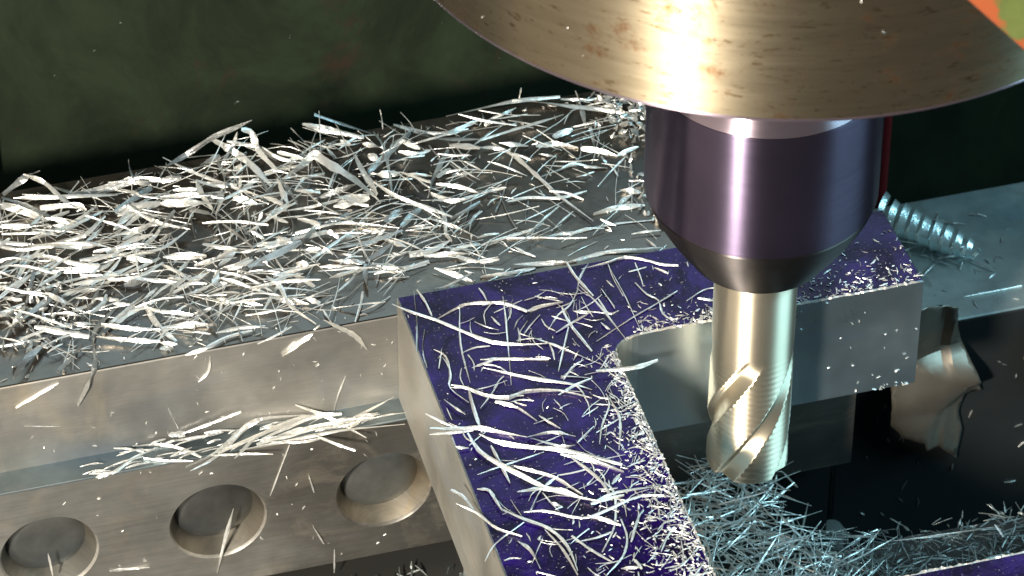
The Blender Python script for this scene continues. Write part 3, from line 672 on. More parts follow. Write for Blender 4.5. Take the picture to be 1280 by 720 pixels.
CHIPS_DYE = [
 (0.74, 0, [(-35.3,39.5,0.4),(-34.7,34.2,0.3),(-32.5,25.9,0.3)]),
 (0.57, 0, [(-30.2,38.0,0.1),(-33.7,33.5,0.1),(-36.3,27.4,0.1)]),
 (0.74, 0, [(-31.2,36.2,0.5),(-25.9,36.7,0.5),(-21.4,37.5,0.5),(-16.8,35.6,0.4),(-12.9,32.6,0.4),(-9.1,31.3,0.3)]),
 (0.29, 0, [(-25.7,35.9,0.6),(-25.9,31.0,0.3),(-25.4,24.1,0.1)]),
 (0.41, 0, [(-19.0,35.2,0.2),(-19.6,26.3,0.1)]),
 (0.41, 0, [(-21.6,32.2,0.3),(-16.7,33.0,0.1)]),
 (0.57, 0, [(-15.0,32.1,0.2),(-12.3,29.0,0.3)]),
 (0.41, 0, [(-27.7,30.7,0.2),(-26.6,27.9,0.1)]),
 (0.89, 0, [(-80.6,36.3,0.1),(-76.4,31.5,0.3),(-72.0,27.6,0.4),(-66.2,21.1,0.5),(-60.9,15.8,0.6),(-53.5,12.7,0.7),(-47.9,11.6,0.8)]),
 (0.81, 0, [(-71.9,27.7,0.2),(-65.8,30.4,0.3),(-62.3,31.0,0.4),(-54.7,29.2,0.4),(-49.7,24.5,0.5)]),
 (0.57, 0, [(-59.7,29.6,0.4),(-53.3,29.6,0.5)]),
 (1.22, 0, [(-49.6,24.8,0.2),(-45.6,25.5,0.3),(-40.3,25.6,0.3)]),
 (0.48, 0, [(-64.8,31.6,0.2),(-68.3,17.8,0.3),(-69.8,3.2,0.5)]),
 (0.48, 0, [(-54.0,31.1,0.7),(-56.3,19.1,0.6),(-60.5,-0.0,0.5)]),
 (0.65, 0, [(-73.6,39.2,0.7),(-72.4,29.1,0.3)]),
 (0.65, 1, [(-74.3,39.4,0.1),(-76.4,28.3,0.3),(-79.2,17.5,0.5)]),
 (0.56, 1, [(-75.4,24.7,0.5),(-77.7,17.7,0.5),(-78.4,11.1,0.5)]),
 (0.64, 0, [(-75.1,17.2,0.4),(-73.0,14.0,0.4),(-73.6,7.3,0.5),(-74.8,2.7,0.5),(-71.9,-3.3,0.5)]),
 (1.11, 0, [(-74.3,3.7,0.6),(-71.0,1.5,0.6),(-67.5,-2.2,0.7),(-62.4,-4.5,0.7),(-58.0,-3.4,0.7),(-50.3,-5.2,0.7),(-43.4,-9.9,0.7)]),
 (0.99, 0, [(-70.6,2.4,0.3),(-71.3,-5.4,0.4),(-71.6,-14.1,0.4)]),
 (0.88, 0, [(-65.3,7.3,0.7),(-59.4,3.3,0.6),(-53.0,-0.2,0.5),(-45.8,-3.9,0.4),(-42.4,-6.6,0.3)]),
 (0.8, 0, [(-65.2,10.9,0.2),(-58.6,9.3,0.3),(-49.4,6.4,0.3)]),
 (0.56, 0, [(-67.9,8.6,0.2),(-60.9,9.8,0.6)]),
 (0.64, 0, [(-53.6,16.8,0.7),(-47.8,11.9,0.6),(-43.3,7.3,0.4),(-39.5,3.3,0.3)]),
 (0.56, 0, [(-53.4,19.8,0.2),(-54.3,14.1,0.2)]),
 (0.64, 0, [(-47.7,11.5,0.3),(-48.0,6.1,0.2)]),
 (0.57, 0, [(-45.0,15.3,0.4),(-40.4,17.5,0.5),(-34.5,20.2,0.5)]),
 (0.65, 0, [(-40.9,24.2,0.3),(-40.9,18.5,0.2),(-38.5,6.6,0.2)]),
 (0.49, 0, [(-35.2,29.3,0.6),(-38.9,24.1,0.4),(-42.6,21.5,0.3),(-46.4,17.0,0.2)]),
 (0.56, 0, [(-41.5,16.5,0.3),(-48.3,1.7,0.3)]),
 (0.64, 0, [(-41.3,4.1,0.4),(-44.8,2.1,0.3),(-47.9,-1.3,0.2)]),
 (0.57, 0, [(-58.6,25.1,0.4),(-57.3,21.4,0.3)]),
 (0.49, 0, [(-58.8,35.8,0.6),(-58.1,30.9,0.5)]),
 (0.4, 0, [(-69.8,-6.2,0.7),(-63.3,1.3,0.6)]),
 (0.79, 0, [(-65.8,-4.8,0.6),(-60.6,-8.5,0.5)]),
 (0.87, 0, [(-50.6,-6.3,0.4),(-41.4,-3.1,0.7)]),
 (0.36, 0, [(-29.9,27.9,0.4),(-28.9,21.3,0.5),(-28.9,19.8,0.6)]),
 (0.29, 0, [(-25.8,35.3,0.5),(-25.1,22.6,0.5),(-25.1,10.3,0.4)]),
 (0.43, 0, [(-36.4,9.8,0.2),(-25.7,15.6,0.3),(-18.3,19.0,0.4),(-12.2,22.0,0.5)]),
 (0.57, 0, [(-21.2,27.9,0.3),(-19.7,23.0,0.3),(-17.6,20.2,0.2),(-18.0,15.3,0.2),(-16.2,11.5,0.2)]),
 (0.5, 0, [(-34.7,30.7,0.1),(-32.0,22.0,0.1),(-29.2,7.8,0.2)]),
 (0.43, 0, [(-41.1,23.9,0.2),(-41.1,17.6,0.3),(-39.3,8.7,0.4)]),
 (0.57, 0, [(-31.6,24.6,0.2),(-30.7,18.8,0.2),(-28.0,19.2,0.1)]),
 (0.36, 0, [(-11.2,17.8,0.5),(-5.8,20.7,0.4),(-2.1,20.5,0.4)]),
 (0.79, 0, [(-8.1,18.3,0.1),(-4.2,16.3,0.1)]),
 (0.43, 0, [(-27.7,9.1,0.2),(-21.6,9.6,0.2),(-16.2,10.2,0.3)]),
 (0.57, 0, [(-33.5,15.8,0.5),(-32.2,12.6,0.6)]),
 (0.55, 0, [(-82.8,-4.7,0.8),(-79.7,-8.4,0.6),(-76.8,-11.0,0.4)]),
 (1.18, 0, [(-83.1,-9.5,0.6),(-76.9,-11.5,0.6),(-71.9,-12.6,0.6),(-67.1,-15.7,0.6),(-61.8,-18.6,0.5)]),
 (0.78, 0, [(-83.6,-11.6,0.5),(-77.1,-12.4,0.4),(-73.2,-12.7,0.2)]),
 (0.86, 0, [(-61.8,-18.9,0.8),(-55.4,-19.0,0.9),(-50.9,-21.9,1.0)]),
 (1.17, 0, [(-72.5,-14.9,0.9),(-69.1,-18.6,0.8),(-62.7,-22.0,0.7),(-55.4,-24.8,0.5),(-49.3,-29.0,0.4),(-42.9,-33.3,0.3)]),
 (1.36, 0, [(-55.9,-26.4,0.7),(-49.7,-30.2,0.5),(-43.3,-35.9,0.4)]),
 (0.86, 0, [(-61.2,-19.5,0.9),(-55.2,-24.0,0.8),(-51.8,-24.4,0.6)]),
 (1.16, 0, [(-75.0,-14.1,1.1),(-74.1,-20.6,1.1),(-70.8,-26.2,1.1),(-66.3,-32.0,1.1),(-62.8,-36.5,1.0),(-57.6,-40.8,1.0),(-51.5,-44.7,1.0)]),
 (0.97, 0, [(-70.2,-25.5,0.3),(-64.0,-29.6,0.4),(-58.9,-34.0,0.4),(-54.8,-41.0,0.5)]),
 (0.39, 0, [(-76.6,-28.4,1.1),(-71.0,-27.1,1.0),(-64.6,-25.8,0.8),(-59.4,-24.7,0.7)]),
 (0.78, 0, [(-70.8,-19.2,0.6),(-70.3,-25.8,0.6),(-69.9,-32.6,0.6)]),
 (1.16, 0, [(-69.2,-36.3,1.0),(-64.0,-36.7,1.0),(-59.4,-38.6,1.1),(-55.0,-42.8,1.1)]),
 (0.69, 0, [(-58.3,-33.3,0.7),(-63.8,-37.2,0.9),(-68.0,-43.5,1.2)]),
 (0.77, 0, [(-54.2,-27.5,0.8),(-50.8,-34.1,0.6),(-49.0,-39.1,0.5),(-48.6,-44.2,0.3)]),
 (0.78, 0, [(-79.0,-17.9,1.0),(-76.0,-18.6,0.6)]),
 (0.85, 0, [(-77.6,-32.1,0.2),(-75.2,-33.6,0.5),(-74.7,-37.6,0.9),(-74.2,-41.5,1.2)]),
 (0.85, 0, [(-83.6,-30.7,0.2),(-81.4,-34.2,0.5),(-80.4,-39.6,0.8)]),
 (0.55, 0, [(-77.3,-0.9,0.7),(-73.9,-7.8,1.1)]),
 (0.71, 0, [(-64.4,-6.2,0.6),(-61.3,-8.2,0.5),(-58.0,-13.8,0.4)]),
 (0.71, 0, [(-57.1,-12.1,0.5),(-53.4,-17.8,0.4)]),
 (0.55, 0, [(-51.1,-23.9,0.8),(-45.6,-19.2,0.5)]),
 (0.55, 0, [(-39.8,-10.7,0.9),(-40.4,-14.0,0.8),(-43.7,-19.5,0.6),(-46.0,-25.2,0.4)]),
 (0.71, 0, [(-39.7,-9.1,0.5),(-38.9,-15.9,0.5),(-39.5,-20.5,0.5),(-42.2,-28.4,0.4)]),
 (0.85, 0, [(-63.1,-41.7,1.2),(-60.5,-43.7,1.0)]),
 (0.96, 0, [(-53.9,-44.7,1.0),(-45.6,-43.8,0.8)]),
 (0.85, 0, [(-47.1,-39.2,0.6),(-44.2,-36.2,0.3)]),
 (0.66, 0, [(-83.8,-36.2,0.9),(-80.0,-40.3,0.8),(-76.8,-46.4,0.7),(-72.0,-50.4,0.6)]),
 (0.47, 0, [(-82.2,-55.5,0.2),(-78.4,-50.7,0.2),(-70.2,-45.7,0.3)]),
 (1.03, 0, [(-73.2,-51.1,0.2),(-71.3,-55.0,0.5),(-70.8,-61.7,0.8)]),
 (0.85, 0, [(-74.2,-40.7,0.9),(-70.0,-45.2,0.8),(-65.3,-49.5,0.6),(-62.8,-56.0,0.5),(-62.7,-64.1,0.3)]),
 (0.66, 0, [(-66.4,-49.8,0.8),(-64.1,-57.2,0.6),(-63.1,-65.5,0.4)]),
 (0.76, 0, [(-69.4,-42.9,0.7),(-64.3,-44.0,0.8),(-57.6,-48.3,0.8),(-52.6,-48.0,0.8),(-42.8,-45.1,0.9),(-36.7,-46.4,0.9)]),
 (0.86, 0, [(-52.4,-44.0,0.7),(-46.9,-42.4,0.8),(-35.7,-43.1,0.8)]),
 (0.66, 0, [(-48.6,-38.0,0.5),(-47.5,-42.5,0.4),(-50.4,-52.2,0.3),(-55.6,-59.7,0.2)]),
 (0.56, 0, [(-48.5,-51.0,0.6),(-48.9,-57.2,0.6),(-51.6,-62.7,0.6),(-56.9,-67.5,0.6)]),
 (0.66, 0, [(-60.6,-55.1,0.3),(-55.7,-55.1,0.4),(-51.5,-54.3,0.5)]),
 (0.75, 0, [(-60.9,-53.0,0.4),(-54.2,-63.6,0.2)]),
 (1.04, 0, [(-55.5,-47.8,0.4),(-49.1,-52.8,0.5)]),
 (0.66, 0, [(-48.4,-58.7,0.6),(-45.1,-52.7,0.7),(-42.6,-49.3,0.7)]),
 (1.03, 0, [(-53.1,-66.3,0.5),(-48.6,-67.4,1.0)]),
 (0.84, 0, [(-49.6,-64.2,0.8),(-48.7,-68.0,0.9)]),
 (1.15, 0, [(-40.0,-1.8,1.5),(-31.0,-3.1,1.5),(-24.6,-1.9,1.4)]),
]
CHIPS_LEDGE = [
 (0.81, 0, [(-158.9,31.6,-32.8),(-153.0,30.4,-32.7),(-147.5,33.8,-32.6),(-140.8,35.9,-32.5)]),
 (0.81, 0, [(-157.5,30.0,-33.0),(-152.2,30.7,-32.7)]),
 (0.54, 0, [(-151.4,37.8,-31.7),(-144.4,35.7,-32.8)]),
 (0.81, 0, [(-146.7,37.8,-32.2),(-139.9,37.5,-33.2),(-134.9,34.7,-33.3),(-131.0,30.6,-33.4)]),
 (0.68, 0, [(-144.8,33.9,-33.4),(-139.1,31.2,-33.2),(-133.3,29.4,-33.0)]),
 (0.68, 0, [(-134.2,37.8,-31.2),(-126.5,37.8,-29.4),(-119.1,37.8,-27.5)]),
 (0.82, 0, [(-136.4,37.4,-32.6),(-129.5,37.3,-32.8),(-123.9,37.6,-33.1)]),
 (1.09, 0, [(-135.5,27.1,-32.3),(-127.6,30.2,-32.5),(-121.7,35.0,-32.7),(-115.4,37.8,-31.2),(-102.9,37.8,-32.5)]),
 (0.81, 0, [(-134.8,25.7,-32.6),(-127.1,29.5,-32.8),(-119.2,36.8,-33.1),(-114.0,37.8,-31.1)]),
 (1.36, 0, [(-126.9,30.1,-32.5),(-116.5,33.4,-32.5),(-105.9,36.7,-32.6),(-97.6,36.5,-32.6)]),
 (0.68, 0, [(-123.5,26.8,-32.3),(-117.4,32.3,-32.3),(-111.7,35.9,-32.3)]),
 (0.61, 0, [(-129.1,29.8,-32.6),(-114.0,25.9,-32.4)]),
 (0.81, 0, [(-121.5,29.6,-32.5),(-110.4,29.7,-32.6),(-96.4,30.0,-32.6),(-80.0,28.1,-32.7)]),
 (1.5, 0, [(-117.0,31.2,-33.2),(-105.4,33.0,-33.1),(-95.6,33.2,-32.9),(-86.6,32.6,-32.8)]),
 (0.82, 0, [(-105.5,37.8,-28.5),(-97.8,35.7,-32.8),(-90.3,26.3,-33.2)]),
 (0.61, 0, [(-102.7,29.7,-32.2),(-94.1,22.3,-32.8)]),
 (0.82, 0, [(-95.8,32.3,-33.0),(-88.0,35.6,-33.2),(-80.3,37.8,-32.0)]),
 (0.95, 0, [(-95.0,30.0,-33.0),(-89.1,33.8,-33.2)]),
 (1.23, 0, [(-115.4,32.2,-32.6),(-101.8,36.5,-32.5),(-94.3,35.3,-32.3)]),
 (0.68, 0, [(-113.7,30.3,-32.3),(-106.5,28.5,-32.5),(-100.2,28.5,-32.7)]),
 (1.49, 0, [(-137.6,37.8,-30.8),(-133.5,37.8,-31.4)]),
]
CHIPS_FACE = [
 (0.41, 0, [(-95.8,38.5,-34.8),(-94.1,38.5,-27.8),(-92.3,38.5,-22.7)]),
 (0.54, 0, [(-137.0,38.5,-22.8),(-135.0,38.5,-29.7)]),
 (0.59, 0, [(-129.2,38.5,-15.8),(-126.6,38.5,-13.0),(-125.8,38.5,-8.2)]),
 (0.58, 0, [(-174.1,38.5,-13.3),(-168.0,38.5,-10.1),(-163.3,38.5,-7.8)]),
 (0.39, 0, [(-172.6,38.5,-19.7),(-163.9,38.5,-21.9)]),
]
CHIPS_STEP = [
 (0.41, 0, [(-108.8,30.8,-34.9),(-111.2,30.8,-41.8),(-114.3,30.8,-51.0)]),
 (0.41, 0, [(-104.3,30.8,-46.4),(-103.1,30.8,-52.8)]),
 (0.8, 0, [(-123.8,30.7,-52.9),(-126.8,30.7,-64.5),(-128.9,30.7,-74.1)]),
 (0.6, 0, [(-170.9,30.7,-56.2),(-170.3,30.7,-64.2)]),
 (0.61, 0, [(-103.7,30.7,-64.6),(-101.2,30.7,-71.2)]),
 (0.8, 0, [(-156.1,30.7,-66.3),(-146.0,30.7,-67.6)]),
 (0.41, 0, [(-98.5,30.7,-73.9),(-98.8,30.7,-82.2)]),
]
CHIPS_PILE = [
 (0.56, 0, [(-9.8,27.9,-70.8),(-0.1,25.3,-70.9),(6.4,24.5,-71.0),(15.8,22.0,-71.1)]),
 (0.48, 0, [(-3.5,29.2,-69.7),(-6.1,22.7,-71.2),(-8.6,16.1,-71.6)]),
 (0.48, 0, [(-0.1,29.3,-69.3),(-0.3,25.9,-71.1),(-3.2,19.2,-72.0)]),
 (0.36, 0, [(-6.9,19.7,-71.8),(6.4,16.3,-71.9)]),
 (0.56, 0, [(11.9,23.2,-71.0),(12.4,17.0,-70.6),(13.4,7.4,-70.3)]),
 (0.64, 0, [(13.0,16.1,-72.1),(16.4,17.5,-71.5),(20.8,19.8,-70.9)]),
 (0.56, 0, [(18.8,24.8,-70.6),(21.4,19.0,-72.0)]),
 (0.56, 0, [(2.9,22.5,-72.4),(3.1,13.0,-71.1)]),
 (0.64, 0, [(10.2,16.8,-70.4),(6.2,9.5,-70.3)]),
 (0.48, 0, [(-8.5,14.6,-70.7),(1.1,15.9,-71.1),(8.5,15.1,-71.5)]),
 (0.56, 0, [(21.9,12.3,-71.5),(17.9,4.4,-71.3),(15.1,-0.3,-71.2)]),
 (0.56, 0, [(9.8,6.6,-70.2),(16.3,7.1,-71.0),(24.5,8.9,-71.8)]),
 (0.56, 0, [(16.5,8.8,-71.8),(14.3,-0.2,-71.0)]),
 (0.56, 0, [(-0.4,7.2,-70.1),(11.7,9.5,-72.1)]),
 (0.63, 0, [(6.2,10.6,-72.5),(0.8,3.1,-72.4),(-1.9,-1.4,-72.3)]),
 (0.56, 0, [(-8.4,5.6,-71.1),(-2.1,8.4,-71.0)]),
 (0.55, 0, [(-6.2,7.1,-72.1),(-2.5,-3.2,-72.1)]),
 (0.55, 0, [(-6.0,1.3,-71.0),(0.1,5.0,-70.9)]),
 (0.63, 0, [(3.7,0.7,-70.8),(7.8,0.4,-70.7),(9.7,-2.5,-70.7)]),
 (0.55, 0, [(2.1,-1.8,-72.4),(8.7,-1.9,-71.9),(15.7,0.3,-71.3)]),
 (0.55, 0, [(7.9,-4.3,-70.4),(17.0,-3.1,-70.1)]),
 (0.55, 0, [(8.3,-3.4,-71.7),(15.0,-12.7,-70.4)]),
 (0.56, 0, [(7.8,5.5,-70.9),(13.9,-1.0,-70.2)]),
 (0.55, 0, [(16.4,-1.6,-72.0),(21.9,-8.4,-71.4),(27.4,-15.2,-70.8)]),
 (0.55, 0, [(16.2,-14.1,-70.4),(23.8,-10.0,-70.9),(30.3,-7.3,-71.3)]),
 (0.47, 0, [(16.5,-2.4,-72.3),(16.4,-11.3,-72.1)]),
 (0.54, 0, [(37.9,-5.3,-72.7),(49.5,-6.5,-72.7),(65.5,-7.5,-72.8)]),
 (0.63, 0, [(65.8,-6.7,-72.7),(66.2,-11.9,-72.3)]),
 (0.45, 0, [(18.2,-11.4,-72.8),(40.0,-4.7,-72.2)]),
]
CHIPS_BASE = [
 (0.59, 0, [(82.9,64.7,-59.7),(91.7,64.6,-59.7),(99.4,64.8,-59.7)]),
 (0.71, 0, [(69.8,60.4,-59.7),(73.6,61.7,-59.7)]),
 (0.61, 0, [(88.1,99.6,-59.7),(85.8,94.9,-59.7)]),
]

# ---------------------------------------------------------------- setting: machine table far below
o = from_bm('machine_table', box_bm(-420, 420, -420, 420, -175, -155), M['black'])
tag(o, kind='structure')

# ---------------------------------------------------------------- machine column behind
root = empty('machine_column', (0, 170, -155))
tag(root, 'dark green painted machine column with rust marks behind the vise jaw', 'machine column')
from_bm('front_panel', box_bm(-330, 330, 0, 60, 0, 250, 0.8), M['green'], root)
from_bm('edge_strip', box_bm(-175, -158.5, -5, 0.5, 108, 163, 1), M['pale'], root)

o = from_bm('red_streak_rod', lathe_bm([(0, 62), (1.8, 61.5), (2.2, 60.5), (2.2, 1), (1.8, 0), (0, 0)], 24), M['red'], None, (91.2, 150, -155))  # added rod standing in for a red reflection on the chuck edge
o.scale = (1, 1, 1.9)
tag(o, 'made-up dark red rod standing in for a reflected streak beside the chuck', 'rod')

# ---------------------------------------------------------------- vise jaw with the step
YF, YS, YB = 38.76, 31.06, 111.5
ZT, ZL, ZB = -6.16, -33.78, -78.92
XL, XR = -260.0, 40.5
HX, HZ, HR, HD = -127.77, -56.75, 12.45, 42.74

jaw = empty('vise_jaw', (0, 0, -155))
tag(jaw, 'grey steel vise jaw with a stepped front and round countersunk holes', 'vise jaw')
J = (0, 0, 155)
jb = from_bm('jaw_block', box_bm(XL, XR, YF, YB, ZL - 6, ZT, 0.5), [M['jaw'], M['jaw_top']], jaw, J)
for p in jb.data.polygons:
    if p.normal.z > 0.9:
        p.material_index = 1


def step_plate():
    bm = bmesh.new()
    holes = [HX + HD * k for k in (-2, -1, 0, 1)]
    edges_x = [HX + HD * (k - 0.5) for k in (-2, -1, 0, 1, 2)]
    z0, z1 = ZB, ZL
    n = 48

    def V(x, y, z):
        return bm.verts.new((x, y, z))
    for hx, xa, xb in zip(holes, edges_x, edges_x[1:]):
        ang = sorted(set([2 * math.pi * k / n for k in range(n)] +
                         [math.atan2(z - HZ, x - hx) % (2 * math.pi) for x in (xa, xb) for z in (z0, z1)]))
        rim, rin, out, bot = [], [], [], []
        for a in ang:
            c, s = math.cos(a), math.sin(a)
            tx = ((xb - hx) / c if c > 1e-9 else (xa - hx) / c if c < -1e-9 else 1e9)
            tz = ((z1 - HZ) / s if s > 1e-9 else (z0 - HZ) / s if s < -1e-9 else 1e9)
            t = min(tx, tz)
            out.append(V(hx + c * t, YS, HZ + s * t))
            rim.append(V(hx + c * HR, YS, HZ + s * HR))
            rin.append(V(hx + c * (HR - 0.5), YS + 0.7, HZ + s * (HR - 0.5)))
            bot.append(V(hx + c * 10.0, YS + 5.6, HZ + s * 10.0))
        m = len(ang)
        for k in range(m):
            k2 = (k + 1) % m
            bm.faces.new((out[k], out[k2], rim[k2], rim[k]))
            bm.faces.new((rim[k], rim[k2], rin[k2], rin[k]))
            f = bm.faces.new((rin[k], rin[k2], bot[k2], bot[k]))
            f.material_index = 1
    # rest of the front face, the ledge, ends and underside
    xe, xs = edges_x[-1], edges_x[0]
    q = [V(xe, YS, z0), V(XR, YS, z0), V(XR, YS, z1), V(xe, YS, z1)]
    bm.faces.new(q)
    yb = YF + 40
    f = bm.faces.new([V(xs, YS, z1), V(XR, YS, z1), V(XR, yb, z1), V(xs, yb, z1)])
    f.material_index = 2
    bm.faces.new([V(xs, YS, z0), V(XR, YS, z0), V(XR, yb, z0), V(xs, yb, z0)])
    bm.faces.new([V(XR, YS, z0), V(XR, YS, z1), V(XR, yb, z1), V(XR, yb, z0)])
    bm.faces.new([V(xs, YS, z0), V(xs, YS, z1), V(xs, yb, z1), V(xs, yb, z0)])
    bmesh.ops.remove_doubles(bm, verts=bm.verts, dist=0.01)
    return bm, holes


bm, holes = step_plate()
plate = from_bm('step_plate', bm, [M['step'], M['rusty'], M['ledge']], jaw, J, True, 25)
from_bm('bright_edge', box_bm(XL, XR, YS - 0.12, YS + 0.3, ZL - 0.35, ZL + 0.06, 0.1), M['alu'], plate, (0, 0, 0))  # thin strip of brighter metal along the front of the ledge
for hx in holes:
    b2 = lathe_bm([(0, 0.9), (7.2, 0.9), (9.2, 0.5), (10.4, -0.6), (10.4, -1.5), (0, -1.5)], 48)
    for v in b2.verts:
        v.co = Vector((hx + v.co.x, YS + 5.4 - v.co.z, HZ + v.co.y))
    from_bm('screw_head', b2, M['disc'], plate, (0, 0, 0), True, 40)
from_bm('jaw_foot', box_bm(XL, XR - 2, YS + 9, YB - 2, -154.9, ZB - 0.05), M['black'], jaw, J)

# ---------------------------------------------------------------- vise bed under the chips, vise base to the right
bed_poly = [(-260, -190), (150, -190), (150, 5), (18, 7), (12, 38), (-260, 38)]
o = from_bm('vise_bed', prism_bm(bed_poly, -154.95, -85), M['bed'])
tag(o, 'dark cast iron vise bed buried under loose metal chips', 'vise bed')

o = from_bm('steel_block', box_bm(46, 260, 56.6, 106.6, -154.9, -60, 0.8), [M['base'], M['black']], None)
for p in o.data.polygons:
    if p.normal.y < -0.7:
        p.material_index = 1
tag(o, 'grey steel plate with a black front face beyond the workpiece tip', 'steel block')

o = from_bm('guide_pin', lathe_bm([(0, 37), (2.6, 36.5), (3.4, 35), (3.4, 0), (0, 0)], 32), M['pale'], None, (43.2, 47.5, -155), True, 40)
tag(o, 'thin steel pin standing in the dark gap below the workpiece', 'pin')


# ---------------------------------------------------------------- crumpled foil hanging over the black face
def inside(poly, x, z):
    c = False
    for (xa, za), (xb, zb) in zip(poly, poly[1:] + poly[:1]):
        if (za > z) != (zb > z) and x < (xb - xa) * (z - za) / (zb - za) + xa:
            c = not c
    return c


def foil_sheet(outline, phase, label):
    """thin springy sheet hanging in soft horizontal waves, (x, z) outline in mm"""
    poly = []
    rn = random.Random(phase)
    for (xa, za), (xb, zb) in zip(outline, outline[1:] + outline[:1]):
        m = max(1, int(math.hypot(xb - xa, zb - za) / 1.6))
        for k in range(m):
            poly.append((xa + (xb - xa) * k / m + rn.uniform(-.15, .15), za + (zb - za) * k / m + rn.uniform(-.15, .15)))
    xs, zs = [p[0] for p in poly], [p[1] for p in poly]
    inner = []
    x = min(xs) + 0.8
    while x < max(xs):
        z = min(zs) + 0.8
        while z < max(zs):
            if inside(poly, x, z) and min((x - a) ** 2 + (z - c) ** 2 for a, c in poly) > 0.6:
                inner.append((x, z))
            z += 1.3
        x += 1.3
    pts = poly + inner
    res = delaunay_2d_cdt([Vector(p) for p in pts], [], [list(range(len(poly)))], 1, 1e-4)

    cx, cz = sum(xs) / len(xs), sum(zs) / len(zs)
    creases = [(rn.uniform(0, math.pi), rn.uniform(-12, 12), rn.choice((-1, 1)) * rn.uniform(0.35, 0.7)) for _ in range(7)]

    def depth(x, z):
        """flat facets between crease lines, with a little spring in the sheet"""
        y = 0.0
        for a, c, k in creases:
            y += k * max(0.0, (x - cx) * math.cos(a) + (z - cz) * math.sin(a) - c)
        y = 3.2 * math.sin(y * 0.35)
        y += 0.5 * noise.noise(Vector((x * 0.12, z * 0.12, phase)))
        return -4.3 + y
    bm = bmesh.new()
    vs = [bm.verts.new((c[0], depth(c[0], c[1]), c[1])) for c in res[0]]
    for f in res[2]:
        bm.faces.new([vs[k] for k in f])
    bmesh.ops.recalc_face_normals(bm, faces=bm.faces)
    o = from_bm('crumpled_foil', bm, M['foil'], None, (0, 56.5, 0), True, 16)
    md = o.modifiers.new('thickness', 'SOLIDIFY')
    md.thickness = 0.00015
    return tag(o, label, 'foil')


foil_sheet([(60.5, -47.6), (66, -46.5), (70.5, -49.5), (75.8, -50.5), (76.5, -57), (79, -66), (83.5, -77), (86.5, -86), (81.5, -85.5),
            (80.5, -92), (82, -99), (81.0, -109.5), (74.5, -101), (70, -99.5), (69, -96), (63, -92.5), (58.5, -87), (58, -72), (64.5, -69), (62, -58)],
           2.0, 'crumpled tan foil scrap hanging against the black face below the workpiece tip')
foil_sheet([(97, -76), (99, -64), (104, -58), (114, -61), (116, -80), (106, -82)], 11.0,
           'small tan foil scrap stuck on the black face beside the larger one')


# ---------------------------------------------------------------- coiled chip on the base plate
def coil():
    bm = bmesh.new()
    a, b = Vector((69, 98.5, -54.6)), Vector((91.5, 78.0, -58.4))
    ax = (b - a).normalized()
    u = ax.cross(Vector((0, 0, 1))).normalized()
    w = ax.cross(u)
    turns, n = 9.5, 300
    prev = None
    for i in range(n + 1):
        t = i / n
        th = 2 * math.pi * turns * t
        r = (5.4 - 2.6 * t) * (1 + 0.16 * noise.noise(Vector((t * 9, 0.4, 0))))  - 0.9 * (t > 0.93) * (t - 0.93) / 0.07
        c = a.lerp(b, t)
        rad = u * math.cos(th) + w * math.sin(th)
        p = c + rad * r
        hw = 1.05 * (0.6 + 0.4 * math.sin(math.pi * min(1, t * 1.02)))
        q0 = p - ax * hw + rad * 0.25
        q1 = p + ax * hw - rad * 0.35
        ring = [bm.verts.new(q0), bm.verts.new(q1), bm.verts.new(q1 - rad * 0.18), bm.verts.new(q0 - rad * 0.18)]
        if prev:
            for k in range(4):
                bm.faces.new((prev[k], prev[(k + 1) % 4], ring[(k + 1) % 4], ring[k]))
        else:
            bm.faces.new(ring)
        prev = ring
    bm.faces.new(list(reversed(prev)))
    lo = min(v.co.z for v in bm.verts)
    for v in bm.verts:
        v.co.z += -59.9 - lo
    bmesh.ops.recalc_face_normals(bm, faces=bm.faces)
    return bm


o = from_bm('coiled_chip', coil(), M['coil'], None, smooth=True, auto=40)
tag(o, 'tightly coiled bluish metal chip lying on the grey plate', 'coiled chip')

# ---------------------------------------------------------------- workpiece with blue layout dye
X1, X2, X3, Y2, T = -78.85, 47.47, -33.06, 10.0, 33.78
wp = empty('workpiece', (-60, 0, -T))
tag(wp, 'C-shaped aluminium block with blue dyed top being milled', 'workpiece')
WO = (60, 0, T)
fil = []
cx, cy, rr = X3 + 9.5, Y2 - 7.5, 1
for k in range(9):
    a = math.pi - k * math.pi / 2 / 8
    fil.append((X3 + 9.0 + 9.0 * math.cos(a), Y2 - 6.0 + 6.0 * math.sin(a)))
fil2 = [(X3 + 6 - 6 * math.cos(a), -85.2 + 6 - 6 * math.sin(a)) for a in [math.pi / 2 * (1 - k / 6) for k in range(7)]]
contour = [(X1, 38.55), (X1, -122), (X2 + 10, -122), (X2 + 10, -85.2)] + fil2 + fil + [(X2, Y2), (X2 - 0.6, 38.55)]
bm = prism_bm(contour, -T, 0)
top = [e for e in bm.edges if all(abs(v.co.z) < 1e-5 for v in e.verts)]
bmesh.ops.bevel(bm, geom=top, offset=0.35, segments=1, affect='EDGES')
for f in bm.faces:
    if f.normal.z > 0.95:
        f.material_index = 1
for f in bm.faces:
    if f.normal.x < -0.95 and f.calc_center_median().x < X1 + 1:
        f.material_index = 2
from_bm('body', bm, [M['alu'], M['dye'], M['alu_side']], wp, WO)


